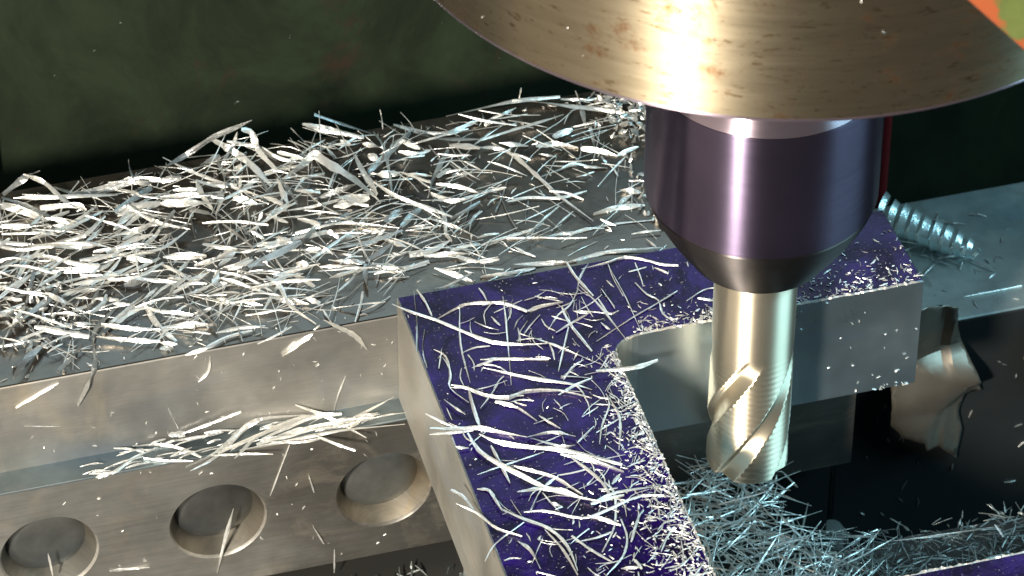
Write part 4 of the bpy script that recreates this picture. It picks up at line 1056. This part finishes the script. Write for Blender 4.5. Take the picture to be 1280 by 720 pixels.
def burr(path, seed, amp):
    """torn burr standing along a top edge"""
    rnd = random.Random(seed)
    bm = bmesh.new()
    pts = []
    for (xa, ya), (xb, yb) in zip(path, path[1:]):
        L = math.hypot(xb - xa, yb - ya)
        m = max(1, int(L / 0.7))
        for k in range(m):
            pts.append((xa + (xb - xa) * k / m, ya + (yb - ya) * k / m))
    prev = None
    for i, (x, y) in enumerate(pts):
        h = amp * (0.2 + 0.9 * rnd.random() ** 2) * (0.4 + max(0, noise.noise(Vector((i * 0.08, seed, 0))) + 0.5))
        jx, jy = rnd.uniform(-.2, .2), rnd.uniform(-.2, .2)
        ring = [bm.verts.new((x + jx - .16, y + jy - .16, -0.3)), bm.verts.new((x + jx + .2, y + jy + .2, -0.28)),
                bm.verts.new((x + jx + rnd.uniform(-.2, .2), y + jy + rnd.uniform(-.2, .2), h))]
        if prev:
            for k in range(3):
                bm.faces.new((prev[k], prev[(k + 1) % 3], ring[(k + 1) % 3], ring[k]))
        prev = ring
    bmesh.ops.recalc_face_normals(bm, faces=bm.faces)
    return bm


from_bm('burr', burr([(X3, -84), (X3, 3)] + fil + [(X2, Y2)], 4, 0.55), M['crumb'], wp, WO)
from_bm('burr', burr([(X3 + 8, -85.2), (X2 + 10, -85.2)], 8, 0.5), M['crumb'], wp, WO)

# ---------------------------------------------------------------- end mill
mill = empty('end_mill', (0, 0, -38.5))
tag(mill, 'shiny end mill with spiral flutes cutting beside the workpiece', 'end mill')
MO = (0, 0, 38.5)
from_bm('shank', lathe_bm([(0, 60), (10, 60), (10, 2.0), (0, 1.9)], 96), M['mill'], mill, MO, True, 30)


def cutter():
    bm = bmesh.new()
    n, mz = 220, 170
    z1, z0 = 2.0, -38.4
    rings = []
    for j in range(mz + 1):
        z = z1 + (z0 - z1) * j / mz
        fade = min(1.0, (z1 - z) / 7.0)
        ring = []
        for k in range(n):
            th = 2 * math.pi * k / n
            ph = (4 * (th - z * math.tan(math.radians(30)) / 10.0)) % (2 * math.pi)
            t = ph / (2 * math.pi)
            # serrated land, steep cutting face, then a gullet that runs out slowly
            if t < 0.62:
                d = 0.04 + 0.22 * (1 - math.cos(2 * math.pi * (z + 0.45 * th) / 1.7)) * 0.5 + 0.22 * (0.62 - t)
            elif t < 0.70:
                q = (t - 0.62) / 0.08
                d = 0.10 + 1.55 * q * q * (3 - 2 * q)
            else:
                q = (t - 0.70) / 0.30
                d = 1.65 * (1 - q ** 1.6) + 0.18 * q
            r = 10.0 + 0.25 * fade - fade * d
            if j == mz:
                r -= 0.4
            ring.append(bm.verts.new((r * math.cos(th), r * math.sin(th), z)))
        rings.append(ring)
    for a, b in zip(rings, rings[1:]):
        for k in range(n):
            k2 = (k + 1) % n
            bm.faces.new((a[k], b[k], b[k2], a[k2]))
    c = bm.verts.new((0, 0, z0 + 0.8))
    for k in range(n):
        bm.faces.new((rings[-1][k], c, rings[-1][(k + 1) % n]))
    bmesh.ops.recalc_face_normals(bm, faces=bm.faces)
    return bm


from_bm('cutter', cutter(), M['mill'], mill, MO, True, 50)

# ---------------------------------------------------------------- collet chuck
RN = 27.42
ch = empty('collet_chuck', (0, 0, 29.5))
tag(ch, 'dark blackened collet chuck gripping the end mill', 'chuck')
CO = (0, 0, -29.5)
from_bm('chuck_body', lathe_bm([(RN - 0.2, 84.5), (RN, 84.1), (RN, 49.6), (RN - 0.25, 49.3), (RN - 0.6, 49.2)], 160), M['nut'], ch, CO, True, 30)
from_bm('chuck_bevel', lathe_bm([(22.0, 134), (22.0, 92.0), (24.0, 90.6), (RN - 0.25, 84.6)], 160), M['nut_ring'], ch, CO, True, 30)
prof = [(RN - 0.65, 49.2), (RN - 0.3, 48.6)]
for k in range(9):
    t = k / 8
    prof.append((RN - 0.4 - 9.6 * t ** 1.25, 48.4 - 17.6 * t))
prof += [(16.9, 29.9), (16.2, 29.5), (10.6, 29.5), (10.4, 31)]
from_bm('chuck_nose', lathe_bm(prof, 160), M['nut_nose'], ch, CO, True, 24)

# ---------------------------------------------------------------- spindle flange
sp = empty('spindle_flange', (0, 0, 138.6))
tag(sp, 'large round tan steel spindle flange with rust spots', 'spindle')
rim = from_bm('flange_rim', lathe_bm([(88.8, 92), (88.8, 1.0), (88.5, 0.9), (86.5, 0.7), (26, 0), (26, 6)], 256), M['flange'], sp, (0, 0, 0), True, 30)
from_bm('rim_lip', lathe_bm([(88.3, 0.95), (88.75, 0.6), (88.6, 0.1), (87.6, -0.3), (84, -0.3), (84, 0.65)], 256), M['nut_ring'], rim, (0, 0, 0), True, 30)
from_bm('spindle_nose', lathe_bm([(25.8, 5), (25.8, -3.5), (25, -4.2), (20.4, -4.2)], 128), M['nut_nose'], sp, (0, 0, 0), True, 30)


# ---------------------------------------------------------------- painted guard corner, close to the camera
gb = box_bm(0, 60, -6, 6, -60, 60, 2.0, 3)
o = from_bm('machine_guard', gb, M['guard'], None, (-3, -120, 190), True, 30)
o.rotation_euler = (0, math.radians(-41), 0)
o.location = (Vector((-3.6, -120, 191)) + Vector((0, 0, 0))) * MM
tag(o, 'light green painted guard corner with orange chipped edge beside the spindle', 'guard')


# ---------------------------------------------------------------- chips
HALF = Vector((-0.32, -0.63, 0.71))


def chip_verts(pts, width, in_shade, rnd, nseg=9, thick=0.10):
    """a curved, tapering sliver through the given points (mm); returns verts, faces"""
    P = [Vector(p) for p in pts]
    if len(P) == 2:
        mid = (P[0] + P[1]) / 2
        L = (P[1] - P[0]).length
        side = (P[1] - P[0]).cross(Vector((0, 0, 1)))
        if side.length > 1e-6:
            side.normalize()
        mid += side * rnd.uniform(-0.04, 0.04) * L + Vector((0, 0, rnd.uniform(0, 0.02) * L))
        P = [P[0], mid, P[1]]
    ext = [P[0] * 2 - P[1]] + P + [P[-1] * 2 - P[-2]]
    segs = len(P) - 1
    S = []
    for i in range(nseg + 1):
        t = i / nseg * segs
        k = min(int(t), segs - 1)
        u = t - k
        p0, p1, p2, p3 = ext[k], ext[k + 1], ext[k + 2], ext[k + 3]
        S.append(0.5 * ((2 * p1) + (p2 - p0) * u + (2 * p0 - 5 * p1 + 4 * p2 - p3) * u * u + (3 * p1 - p0 - 3 * p2 + p3) * u ** 3))
    if in_shade:
        nd = Vector((rnd.uniform(0.2, 1.0), rnd.uniform(-0.5, 0.4), rnd.uniform(0.1, 0.7)))
    else:
        nd = HALF + Vector((rnd.gauss(0, .26), rnd.gauss(0, .26), rnd.gauss(0, .2)))
    tw = rnd.gauss(0, 0.75)
    e0, e1 = rnd.uniform(0.35, 0.95), rnd.uniform(0.15, 0.7)
    if rnd.random() < 0.5:
        e0, e1 = e1, e0
    V = []
    Fc = []
    for i, p in enumerate(S):
        t = i / nseg
        tan = (S[min(i + 1, nseg)] - S[max(i - 1, 0)]).normalized()
        n = nd - tan * nd.dot(tan)
        if n.length < 0.05:
            n = tan.orthogonal()
        n.normalize()
        n = Matrix.Rotation(tw * (t - 0.5) * 2, 3, tan) @ n
        b = tan.cross(n)
        env = min(1.0, e0 + (1 - e0) * t / 0.22) * min(1.0, e1 + (1 - e1) * (1 - t) / 0.3)
        w = width * 0.5 * env * rnd.uniform(0.7, 1.15)
        th = thick * (0.6 + 0.4 * env)
        V += [p - b * w, p - b * w * 0.2 + n * th * 0.9, p + b * w + n * rnd.uniform(-.05, .05), p + b * w * 0.6 - n * th, p - b * w * 0.7 - n * th]
        if i:
            o_ = (i - 1) * 5
            for k in range(5):
                k2 = (k + 1) % 5
                Fc.append((o_ + k, o_ + k2, o_ + 5 + k2, o_ + 5 + k))
    Fc.append((4, 3, 2, 1, 0))
    m = nseg * 5
    Fc.append((m, m + 1, m + 2, m + 3, m + 4))
    return V, Fc


def mesh_from(name, V, Fc, mat):
    me = bpy.data.meshes.new(name)
    me.from_pydata([tuple(v * MM) for v in V], [], Fc)
    me.materials.append(mat)
    return me


class Litter:
    """many tiny slivers joined into one mesh"""
    def __init__(self):
        self.V, self.F = [], []

    def add(self, V, Fc):
        o_ = len(self.V)
        self.V += V
        self.F += [tuple(i + o_ for i in f) for f in Fc]

    def needle(self, p, d, L, w, rnd):
        d = d.normalized()
        s = d.orthogonal().normalized()
        s = Matrix.Rotation(rnd.uniform(0, 6.28), 3, d) @ s
        q = d.cross(s)
        a, m, b = p - d * L / 2, p + s * L * rnd.uniform(-.12, .12), p + d * L / 2
        o_ = len(self.V)
        for c, k in ((a, .5), (m, 1), (b, .35)):
            self.V += [c + s * w * k * .5, c + q * w * k * .28, c - s * w * k * .5, c - q * w * k * .28]
        for r in (0, 4):
            for k in range(4):
                k2 = (k + 1) % 4
                self.F.append((o_ + r + k, o_ + r + k2, o_ + r + 4 + k2, o_ + r + 4 + k))
        self.F += [(o_ + 3, o_ + 2, o_ + 1, o_), (o_ + 8, o_ + 9, o_ + 10, o_ + 11)]

    def build(self, name, mat, label, cat):
        me = mesh_from(name, self.V, self.F, mat)
        o = link(name, me)
        return tag(o, label, cat, kind='stuff')


SETS = [
    ('jaw', CHIPS_JAW, 'silvery aluminium sliver in the loose heap on top of the vise jaw', 'slivers heaped on the jaw top'),
    ('dye', CHIPS_DYE, 'bright aluminium sliver lying on the blue dyed top of the workpiece', 'slivers on the blue workpiece top'),
    ('ledge', CHIPS_LEDGE, 'white shiny sliver in the bunch on the narrow ledge above the round holes', 'slivers bunched on the jaw ledge'),
    ('face', CHIPS_FACE, 'thin sliver clinging to the upper front face of the jaw', 'slivers on the upper jaw face'),
    ('step', CHIPS_STEP, 'thin sliver clinging to the jaw face between the round holes', 'slivers on the lower jaw face'),
    ('pile', CHIPS_PILE, 'bluish needle chip in the pile below the end mill', 'needle chips piled below the mill'),
    ('base', CHIPS_BASE, 'thin pale sliver on the grey plate near the coiled chip', 'slivers on the grey plate'),
]


def describe(key, w, in_shade, pts):
    a, z = Vector(pts[0]), Vector(pts[-1])
    L = chip_len((w, in_shade, pts))
    sag = max(((Vector(p) - a) - (z - a) * ((Vector(p) - a).dot(z - a) / max(1e-6, (z - a).length_squared))).length for p in pts) / L
    words = []
    words.append('long' if L > 20 else 'short' if L < 9 else 'medium length')
    words.append('wide' if w > 0.9 else 'thin' if w < 0.55 else 'narrow')
    words.append('shaded grey' if in_shade else 'bright silver')
    words.append('curved sliver' if sag > 0.06 else 'straight sliver')
    c = a.lerp(z, 0.5)
    if key == 'jaw':
        if max(a.y, z.y) > 100:
            where = 'along the back edge of the jaw top'
        elif min(a.y, z.y) < 48:
            where = 'near the front edge of the jaw top'
        elif c.x > -35:
            where = 'on the jaw top beside the chuck'
        elif c.x > -85:
            where = 'on the jaw top behind the blue workpiece'
        else:
            where = 'in the dense heap on the jaw top'
    elif key == 'dye':
        if c.y > 14 and c.x > X3 - 4:
            where = 'on the blue arm beside the chuck'
        elif min(a.x, z.x) < X1 + 4:
            where = 'crossing the outer edge of the blue workpiece top'
        elif max(a.x, z.x) > X3 - 6:
            where = 'near the milled inner edge of the blue top'
        elif c.y > 5:
            where = 'on the blue top close to the jaw'
        else:
            where = 'in the middle of the blue workpiece top'
    else:
        where = {'ledge': 'in the bunch on the narrow jaw ledge', 'face': 'clinging to the upper front face of the jaw',
                 'step': 'clinging to the jaw face beside the round holes', 'pile': 'in the chip pile below the end mill',
                 'base': 'on the grey plate near the coiled chip'}[key]
    return ' '.join(words) + ' ' + where


def chip_len(c):
    return sum((Vector(a) - Vector(b)).length for a, b in zip(c[2], c[2][1:]))


allc = sorted(((chip_len(c) * (c[0] + 0.3), k, i) for k, (_, S, _, _) in enumerate(SETS) for i, c in enumerate(S)), reverse=True)
single = set((k, i) for _, k, i in allc[:290])
big_curl = max(range(len(CHIPS_JAW)), key=lambda i: CHIPS_JAW[i][0] * (len(CHIPS_JAW[i][2]) == 7))
lit = {k: Litter() for k in ('jaw', 'dye', 'ledge', 'face', 'step', 'pile', 'base')}
rnd = random.Random(11)
for k, (key, S, label, group) in enumerate(SETS):
    for i, (w, in_shade, pts) in enumerate(S):
        wide = w * (1.35 if key == 'jaw' and w > 0.6 else 1.1 if key != 'dye' else 0.95)
        V, Fc = chip_verts(pts, wide, in_shade, rnd, 8 if len(pts) < 4 else 12)
        if (k, i) in single:
            c = Vector(pts[0]).lerp(Vector(pts[-1]), 0.5)
            me = mesh_from('metal_chip', [v - c for v in V], Fc, M['chip_grey'] if in_shade else M['chip'])
            o = link('metal_chip', me, None, c)
            if key == 'jaw' and i == big_curl:
                tag(o, 'thick bent pale chip arching over the heap on the jaw', 'metal chip')
            else:
                tag(o, describe(key, w, in_shade, pts), 'metal chip', group)
        else:
            lit[key].add(V, Fc)


def scatter(key, n, jit, zlo, zhi, lmin, lmax, wmin, wmax, rnd):
    S = dict((s[0], s[1]) for s in SETS)[key]
    for _ in range(n):
        w, d, pts = rnd.choice(S)
        a = rnd.randrange(len(pts) - 1)
        p = Vector(pts[a]).lerp(Vector(pts[a + 1]), rnd.random())
        p += Vector((rnd.gauss(0, jit), rnd.gauss(0, jit), 0))
        yield p, rnd.uniform(lmin, lmax), rnd.uniform(wmin, wmax)


# finer slivers between the big ones on the jaw
for p, L, w in scatter('jaw', 230, 5.0, 0, 0, 4, 17, 0.25, 0.75, rnd):
    p.x = min(p.x, 2)
    p.y = min(max(p.y, 41 + L * .25), 108 - L * .2)
    p.z = ZT + 0.3 + abs(rnd.gauss(0, 1.3))
    a = rnd.gauss(0.1, 0.55)
    d = Vector((math.cos(a), math.sin(a), rnd.gauss(0, 0.12))) * L / 2
    q = Vector((0, 0, rnd.uniform(0, .1) * L))
    bend = Vector((-d.y, d.x, 0)).normalized() * rnd.uniform(-.12, .12) * L
    V, Fc = chip_verts([p - d, p + q + bend, p + d], w, rnd.random() < .65, rnd, 5)
    for v in V:
        v.z = max(v.z, ZT + 0.05)
    lit['jaw'].add(V, Fc)
for p, L, w in scatter('jaw', 450, 9.0, 0, 0, 0.6, 2.6, 0.2, 0.5, rnd):
    p.x = min(p.x, 30)
    p.y = min(max(p.y, 41), 108)
    p.z = ZT + 0.2
    lit['jaw'].needle(p, Vector((rnd.gauss(0, 1), rnd.gauss(0, 1), rnd.gauss(0, .2))), L, w, rnd)
# broader flakes matted together towards the left of the heap
for _ in range(150):
    x, y = rnd.uniform(-178, -85), rnd.uniform(50, 100)
    if rnd.random() < (x + 178) / 150:
        continue
    L, w = rnd.uniform(7, 20), rnd.uniform(.6, 1.5)
    a = rnd.gauss(0.1, 0.6)
    d = Vector((math.cos(a), math.sin(a), rnd.gauss(0, 0.08))) * L / 2
    p = Vector((x, y, ZT + 0.5 + rnd.random() * 3.0))
    bend = Vector((-d.y, d.x, 0)).normalized() * rnd.uniform(-.15, .15) * L
    V, Fc = chip_verts([p - d, p + bend, p + d], w, rnd.random() < .45, rnd, 6)
    for v in V:
        v.z = max(v.z, ZT + 0.05)
    lit['jaw'].add(V, Fc)
# hair-fine needles lying across everything
for p, L, w in scatter('jaw', 330, 4.0, 0, 0, 6, 19, 0.14, 0.3, rnd):
    p.x = min(p.x, 4)
    p.y = min(max(p.y, 42 + L * .3), 108 - L * .3)
    a = rnd.gauss(0.1, 1.0)
    d = Vector((math.cos(a), math.sin(a), rnd.gauss(0, 0.15))) * L / 2
    p.z = max(p.z * 0.8 + ZT * 0.2, ZT + 0.3 + abs(d.z))
    V, Fc = chip_verts([p - d, p + Vector((-d.y, d.x, 0)) * rnd.uniform(-.12, .12), p + d], w, rnd.random() < .4, rnd, 4, 0.07)
    lit['jaw'].add(V, Fc)
# crumbly clumps
clump = Litter()
for cx, cy, sx, sy, hh, n in ((-1, 97, 5.5, 8, 5, 230), (-4, 62, 3, 6, 2.5, 70), (-166, 62, 6, 9, 2.5, 150)):
    for _ in range(n):
        x, y = rnd.gauss(0, 1), rnd.gauss(0, 1)
        h = max(0, 1 - (x * x + y * y) / 5) * hh
        p = Vector((cx + x * sx, min(cy + y * sy, 109), ZT + 0.3 + rnd.random() * h))
        clump.needle(p, Vector((rnd.gauss(0, 1), rnd.gauss(0, 1), rnd.gauss(0, 1))), rnd.uniform(1.2, 3.6), rnd.uniform(.5, 1.5), rnd)

clump.build('crumb_clump', M['chip_grey'], 'crumbly grey chip clumps at both ends of the heap on the jaw', 'swarf')
# specks and fine needles on the dye
def on_top(x, y):
    if X1 + .5 < x < X3 - .3 and -120 < y < 38:
        return True
    if x > X3 - .5 and x < X2 - .5 and Y2 + .3 < y < 38 and not (x < X3 + 9 and y < Y2):
        return True
    return False


cnt = 0
while cnt < 1900:
    r = rnd.random()
    if r < 0.62:     # along the freshly cut inner edge, thickening towards the front
        y = 8 - 92 * rnd.random() ** 0.75
        x = X3 - 0.2 - rnd.expovariate(1.0) * (1.6 + 8.0 * max(0, -y - 8) / 76)
    elif r < 0.86:   # along the front edge of the arm
        x = rnd.uniform(X3 + 6, X2 - .6)
        y = Y2 + 0.4 + rnd.expovariate(1.0) * (2.2 + (3.2 if x > 12 else 0.8))
    else:
        x, y = rnd.uniform(X1, X2), rnd.uniform(-84, 38)
    if not on_top(x, y):
        continue
    cnt += 1
    L = rnd.choice((.5, .7, .9, 1.2, 1.6, 2.2)) * rnd.uniform(.7, 1.2)
    lit['dye'].needle(Vector((x, y, 0.18)), Vector((rnd.gauss(0, 1), rnd.gauss(0, 1), rnd.gauss(0, .25))), L, rnd.uniform(.22, .5), rnd)
for _ in range(260):
    x = X3 - rnd.expovariate(1 / 18.0)
    y = rnd.uniform(-84, 30)
    if not on_top(x, y):
        continue
    L = rnd.uniform(3, 9)
    a = rnd.uniform(0, 6.28)
    d = Vector((math.cos(a), math.sin(a), 0)) * L / 2
    p = Vector((x, y, 0.35))
    if not (on_top(x + d.x, y + d.y) and on_top(x - d.x, y - d.y)):
        continue
    V, Fc = chip_verts([p - d, p + Vector((-d.y, d.x, 0)) * rnd.uniform(-.3, .3), p + d], rnd.uniform(.14, .42), rnd.random() < .3, rnd, 5, 0.07)
    lit['dye'].add(V, Fc)

# ledge: specks and slivers
for p, L, w in scatter('ledge', 60, 2.0, 0, 0, 3, 10, 0.25, 0.6, rnd):
    p.y = min(max(p.y, 32), 37.8)
    p.z = ZL + 0.3 + rnd.random() * 1.2
    a = rnd.gauss(0.15, 0.3)
    d = Vector((math.cos(a), math.sin(a) * .4, 0)) * L / 2
    V, Fc = chip_verts([p - d, p + Vector((0, 0, .4)), p + d], w, False, rnd, 5)
    lit['ledge'].add(V, Fc)
# crumbs on the vertical faces
for key, yy, n, zr in (('face', YF - .15, 45, (ZL + 1, ZT - 1)), ('step', YS - .15, 50, (ZB + 1, ZL - 1))):
    for _ in range(n):
        x, z = rnd.uniform(-175, -80), rnd.uniform(*zr)
        if key == 'step' and min(math.hypot(x - h, z - HZ) for h in holes) < HR + 1:
            continue
        lit[key].needle(Vector((x, yy, z)), Vector((rnd.gauss(0, 1), 0, rnd.gauss(0, 1))), rnd.uniform(.4, 1.4), rnd.uniform(.25, .6), rnd)
arm = Litter()
for _ in range(38):
    x, z = rnd.uniform(14, X2 - .5), -T * rnd.random() ** .8
    if rnd.random() < .35:
        x, z = X2 - 2 - abs(rnd.gauss(0, 7)), -T + abs(rnd.gauss(0, .5))
    arm.needle(Vector((x, Y2 - .12, z)), Vector((rnd.gauss(0, 1), 0, rnd.gauss(0, 1))), rnd.uniform(.4, 1.2), rnd.uniform(.3, .6), rnd)
arm.build('metal_crumbs', M['crumb'], 'tiny bright crumbs stuck on the milled end of the workpiece', 'crumbs')


# pile under the mill: a mound of needles on the bed
def mound(x, y):
    h = 13.5 * math.exp(-((x - 2) / 26) ** 2 - ((y - 22) / 22) ** 2) + 4 * math.exp(-((x - 10) / 34) ** 2 - ((y + 25) / 40) ** 2)
    return -84.6 + h + 6.5


far = Litter()
for _ in range(3200):
    x = rnd.uniform(-34, 95)
    y = rnd.uniform(-60, 30)
    if x > 16 and y > 4.5:
        continue
    z = mound(x, y) - rnd.random() ** 1.5 * 6
    L = rnd.uniform(7, 21) * (1 if x < 34 else .4)
    a = rnd.uniform(0, math.pi)
    d = Vector((math.cos(a), math.sin(a), rnd.gauss(0, .28))) * L / 2
    p = Vector((x, y, z))
    if max((p + d).y, (p - d).y) > 30.5:
        continue
    if x > 14 and max((p + d).y, (p - d).y) > 6.5:
        continue
    w = rnd.uniform(.25, .65)
    V, Fc = chip_verts([p - d, p + Vector((rnd.gauss(0, .02), rnd.gauss(0, .02), rnd.uniform(0, .04))) * L, p + d], w, rnd.random() < .5, rnd, 4)
    for v in V:
        v.z = max(v.z, -84.9)
    (lit['pile'] if x + rnd.gauss(0, 6) < 26 else far).add(V, Fc)
for _ in range(900):
    x, y = rnd.uniform(-34, 100), rnd.uniform(-60, 30)
    if x > 16 and y > 4.5:
        continue
    (lit['pile'] if x + rnd.gauss(0, 6) < 26 else far).needle(Vector((x, y, mound(x, y) - rnd.random() * 4)), Vector((rnd.gauss(0, 1), rnd.gauss(0, 1), rnd.gauss(0, .5))),
                       rnd.uniform(.8, 3), rnd.uniform(.4, 1.1), rnd)
far.build('dark_swarf', M['oily_or_shaded'], 'chips and crumbs with shade in their dark colour along the far end of the bed', 'swarf')  # darker chip colour paints in the shade of the front arm
# curls and dirt below the left end of the jaw
low = Litter()
for _ in range(420):
    x, y = rnd.uniform(-150, -55), rnd.uniform(-30, 29)
    p = Vector((x, y, -84.5 + rnd.random() * 2.5 + 3 * max(0, noise.noise(Vector((x * .07, y * .07, 0))))))
    low.needle(p, Vector((rnd.gauss(0, 1), rnd.gauss(0, 1), rnd.gauss(0, .6))), rnd.uniform(1.5, 7), rnd.uniform(.5, 1.6), rnd)
low.build('dark_swarf', M['oily_or_shaded'], 'dark oil-coated swarf on the bed below the vise jaw', 'swarf')
# chips stuck on the black face and base plate
for _ in range(26):
    x, z = rnd.uniform(50, 112), rnd.uniform(-130, -64)
    lit['base'].needle(Vector((x, 56.4, z)), Vector((rnd.gauss(0, .5), 0, rnd.gauss(0, 1))), rnd.uniform(.8, 4), rnd.uniform(.3, .7), rnd)
for _ in range(34):
    x, y = rnd.gauss(80, 9), rnd.gauss(84, 7)
    L, a = rnd.uniform(3, 9), rnd.uniform(0, 3.14)
    d = Vector((math.cos(a), math.sin(a), 0)) * L / 2
    p = Vector((x, max(y, 63), -59.6))
    V, Fc = chip_verts([p - d, p + Vector((0, 0, .5)), p + d], rnd.uniform(.3, .8), rnd.random() < .5, rnd, 4)
    lit['base'].add(V, Fc)
for _ in range(60):
    x, y = rnd.uniform(58, 125), rnd.uniform(58, 105)
    lit['base'].needle(Vector((x, y, -59.8)), Vector((rnd.gauss(0, 1), rnd.gauss(0, 1), 0)), rnd.uniform(.6, 3), rnd.uniform(.3, .6), rnd)

lit['jaw'].build('chip_litter', M['chip'], 'fine silvery swarf filling the heap on the vise jaw top', 'swarf')
lit['dye'].build('chip_litter', M['crumb'], 'fine white specks and needles strewn over the blue dye', 'swarf')
lit['ledge'].build('chip_litter', M['chip'], 'small slivers mixed into the bunch on the jaw ledge', 'swarf')
lit['face'].build('metal_crumbs', M['crumb'], 'tiny crumbs stuck on the upper jaw face', 'crumbs')
lit['step'].build('metal_crumbs', M['crumb'], 'tiny crumbs stuck around the round holes of the jaw', 'crumbs')
lit['pile'].build('chip_litter', M['chip'], 'dense pile of fine needle chips on the vise bed', 'swarf')
lit['base'].build('chip_litter', M['chip_grey'], 'scattered tiny chips on the grey plate and its black face', 'swarf')
# a few stray crumbs on the spindle flange
stray = Litter()
for _ in range(26):
    a = math.radians(rnd.uniform(205, 320))
    z = rnd.uniform(139, 180)
    stray.needle(Vector((89 * math.cos(a), 89 * math.sin(a), z)), Vector((-math.sin(a), math.cos(a), rnd.gauss(0, 1))), rnd.uniform(.4, 1.0), rnd.uniform(.3, .55), rnd)
stray.build('metal_crumbs', M['crumb'], 'tiny bright crumbs stuck on the spindle flange', 'crumbs')
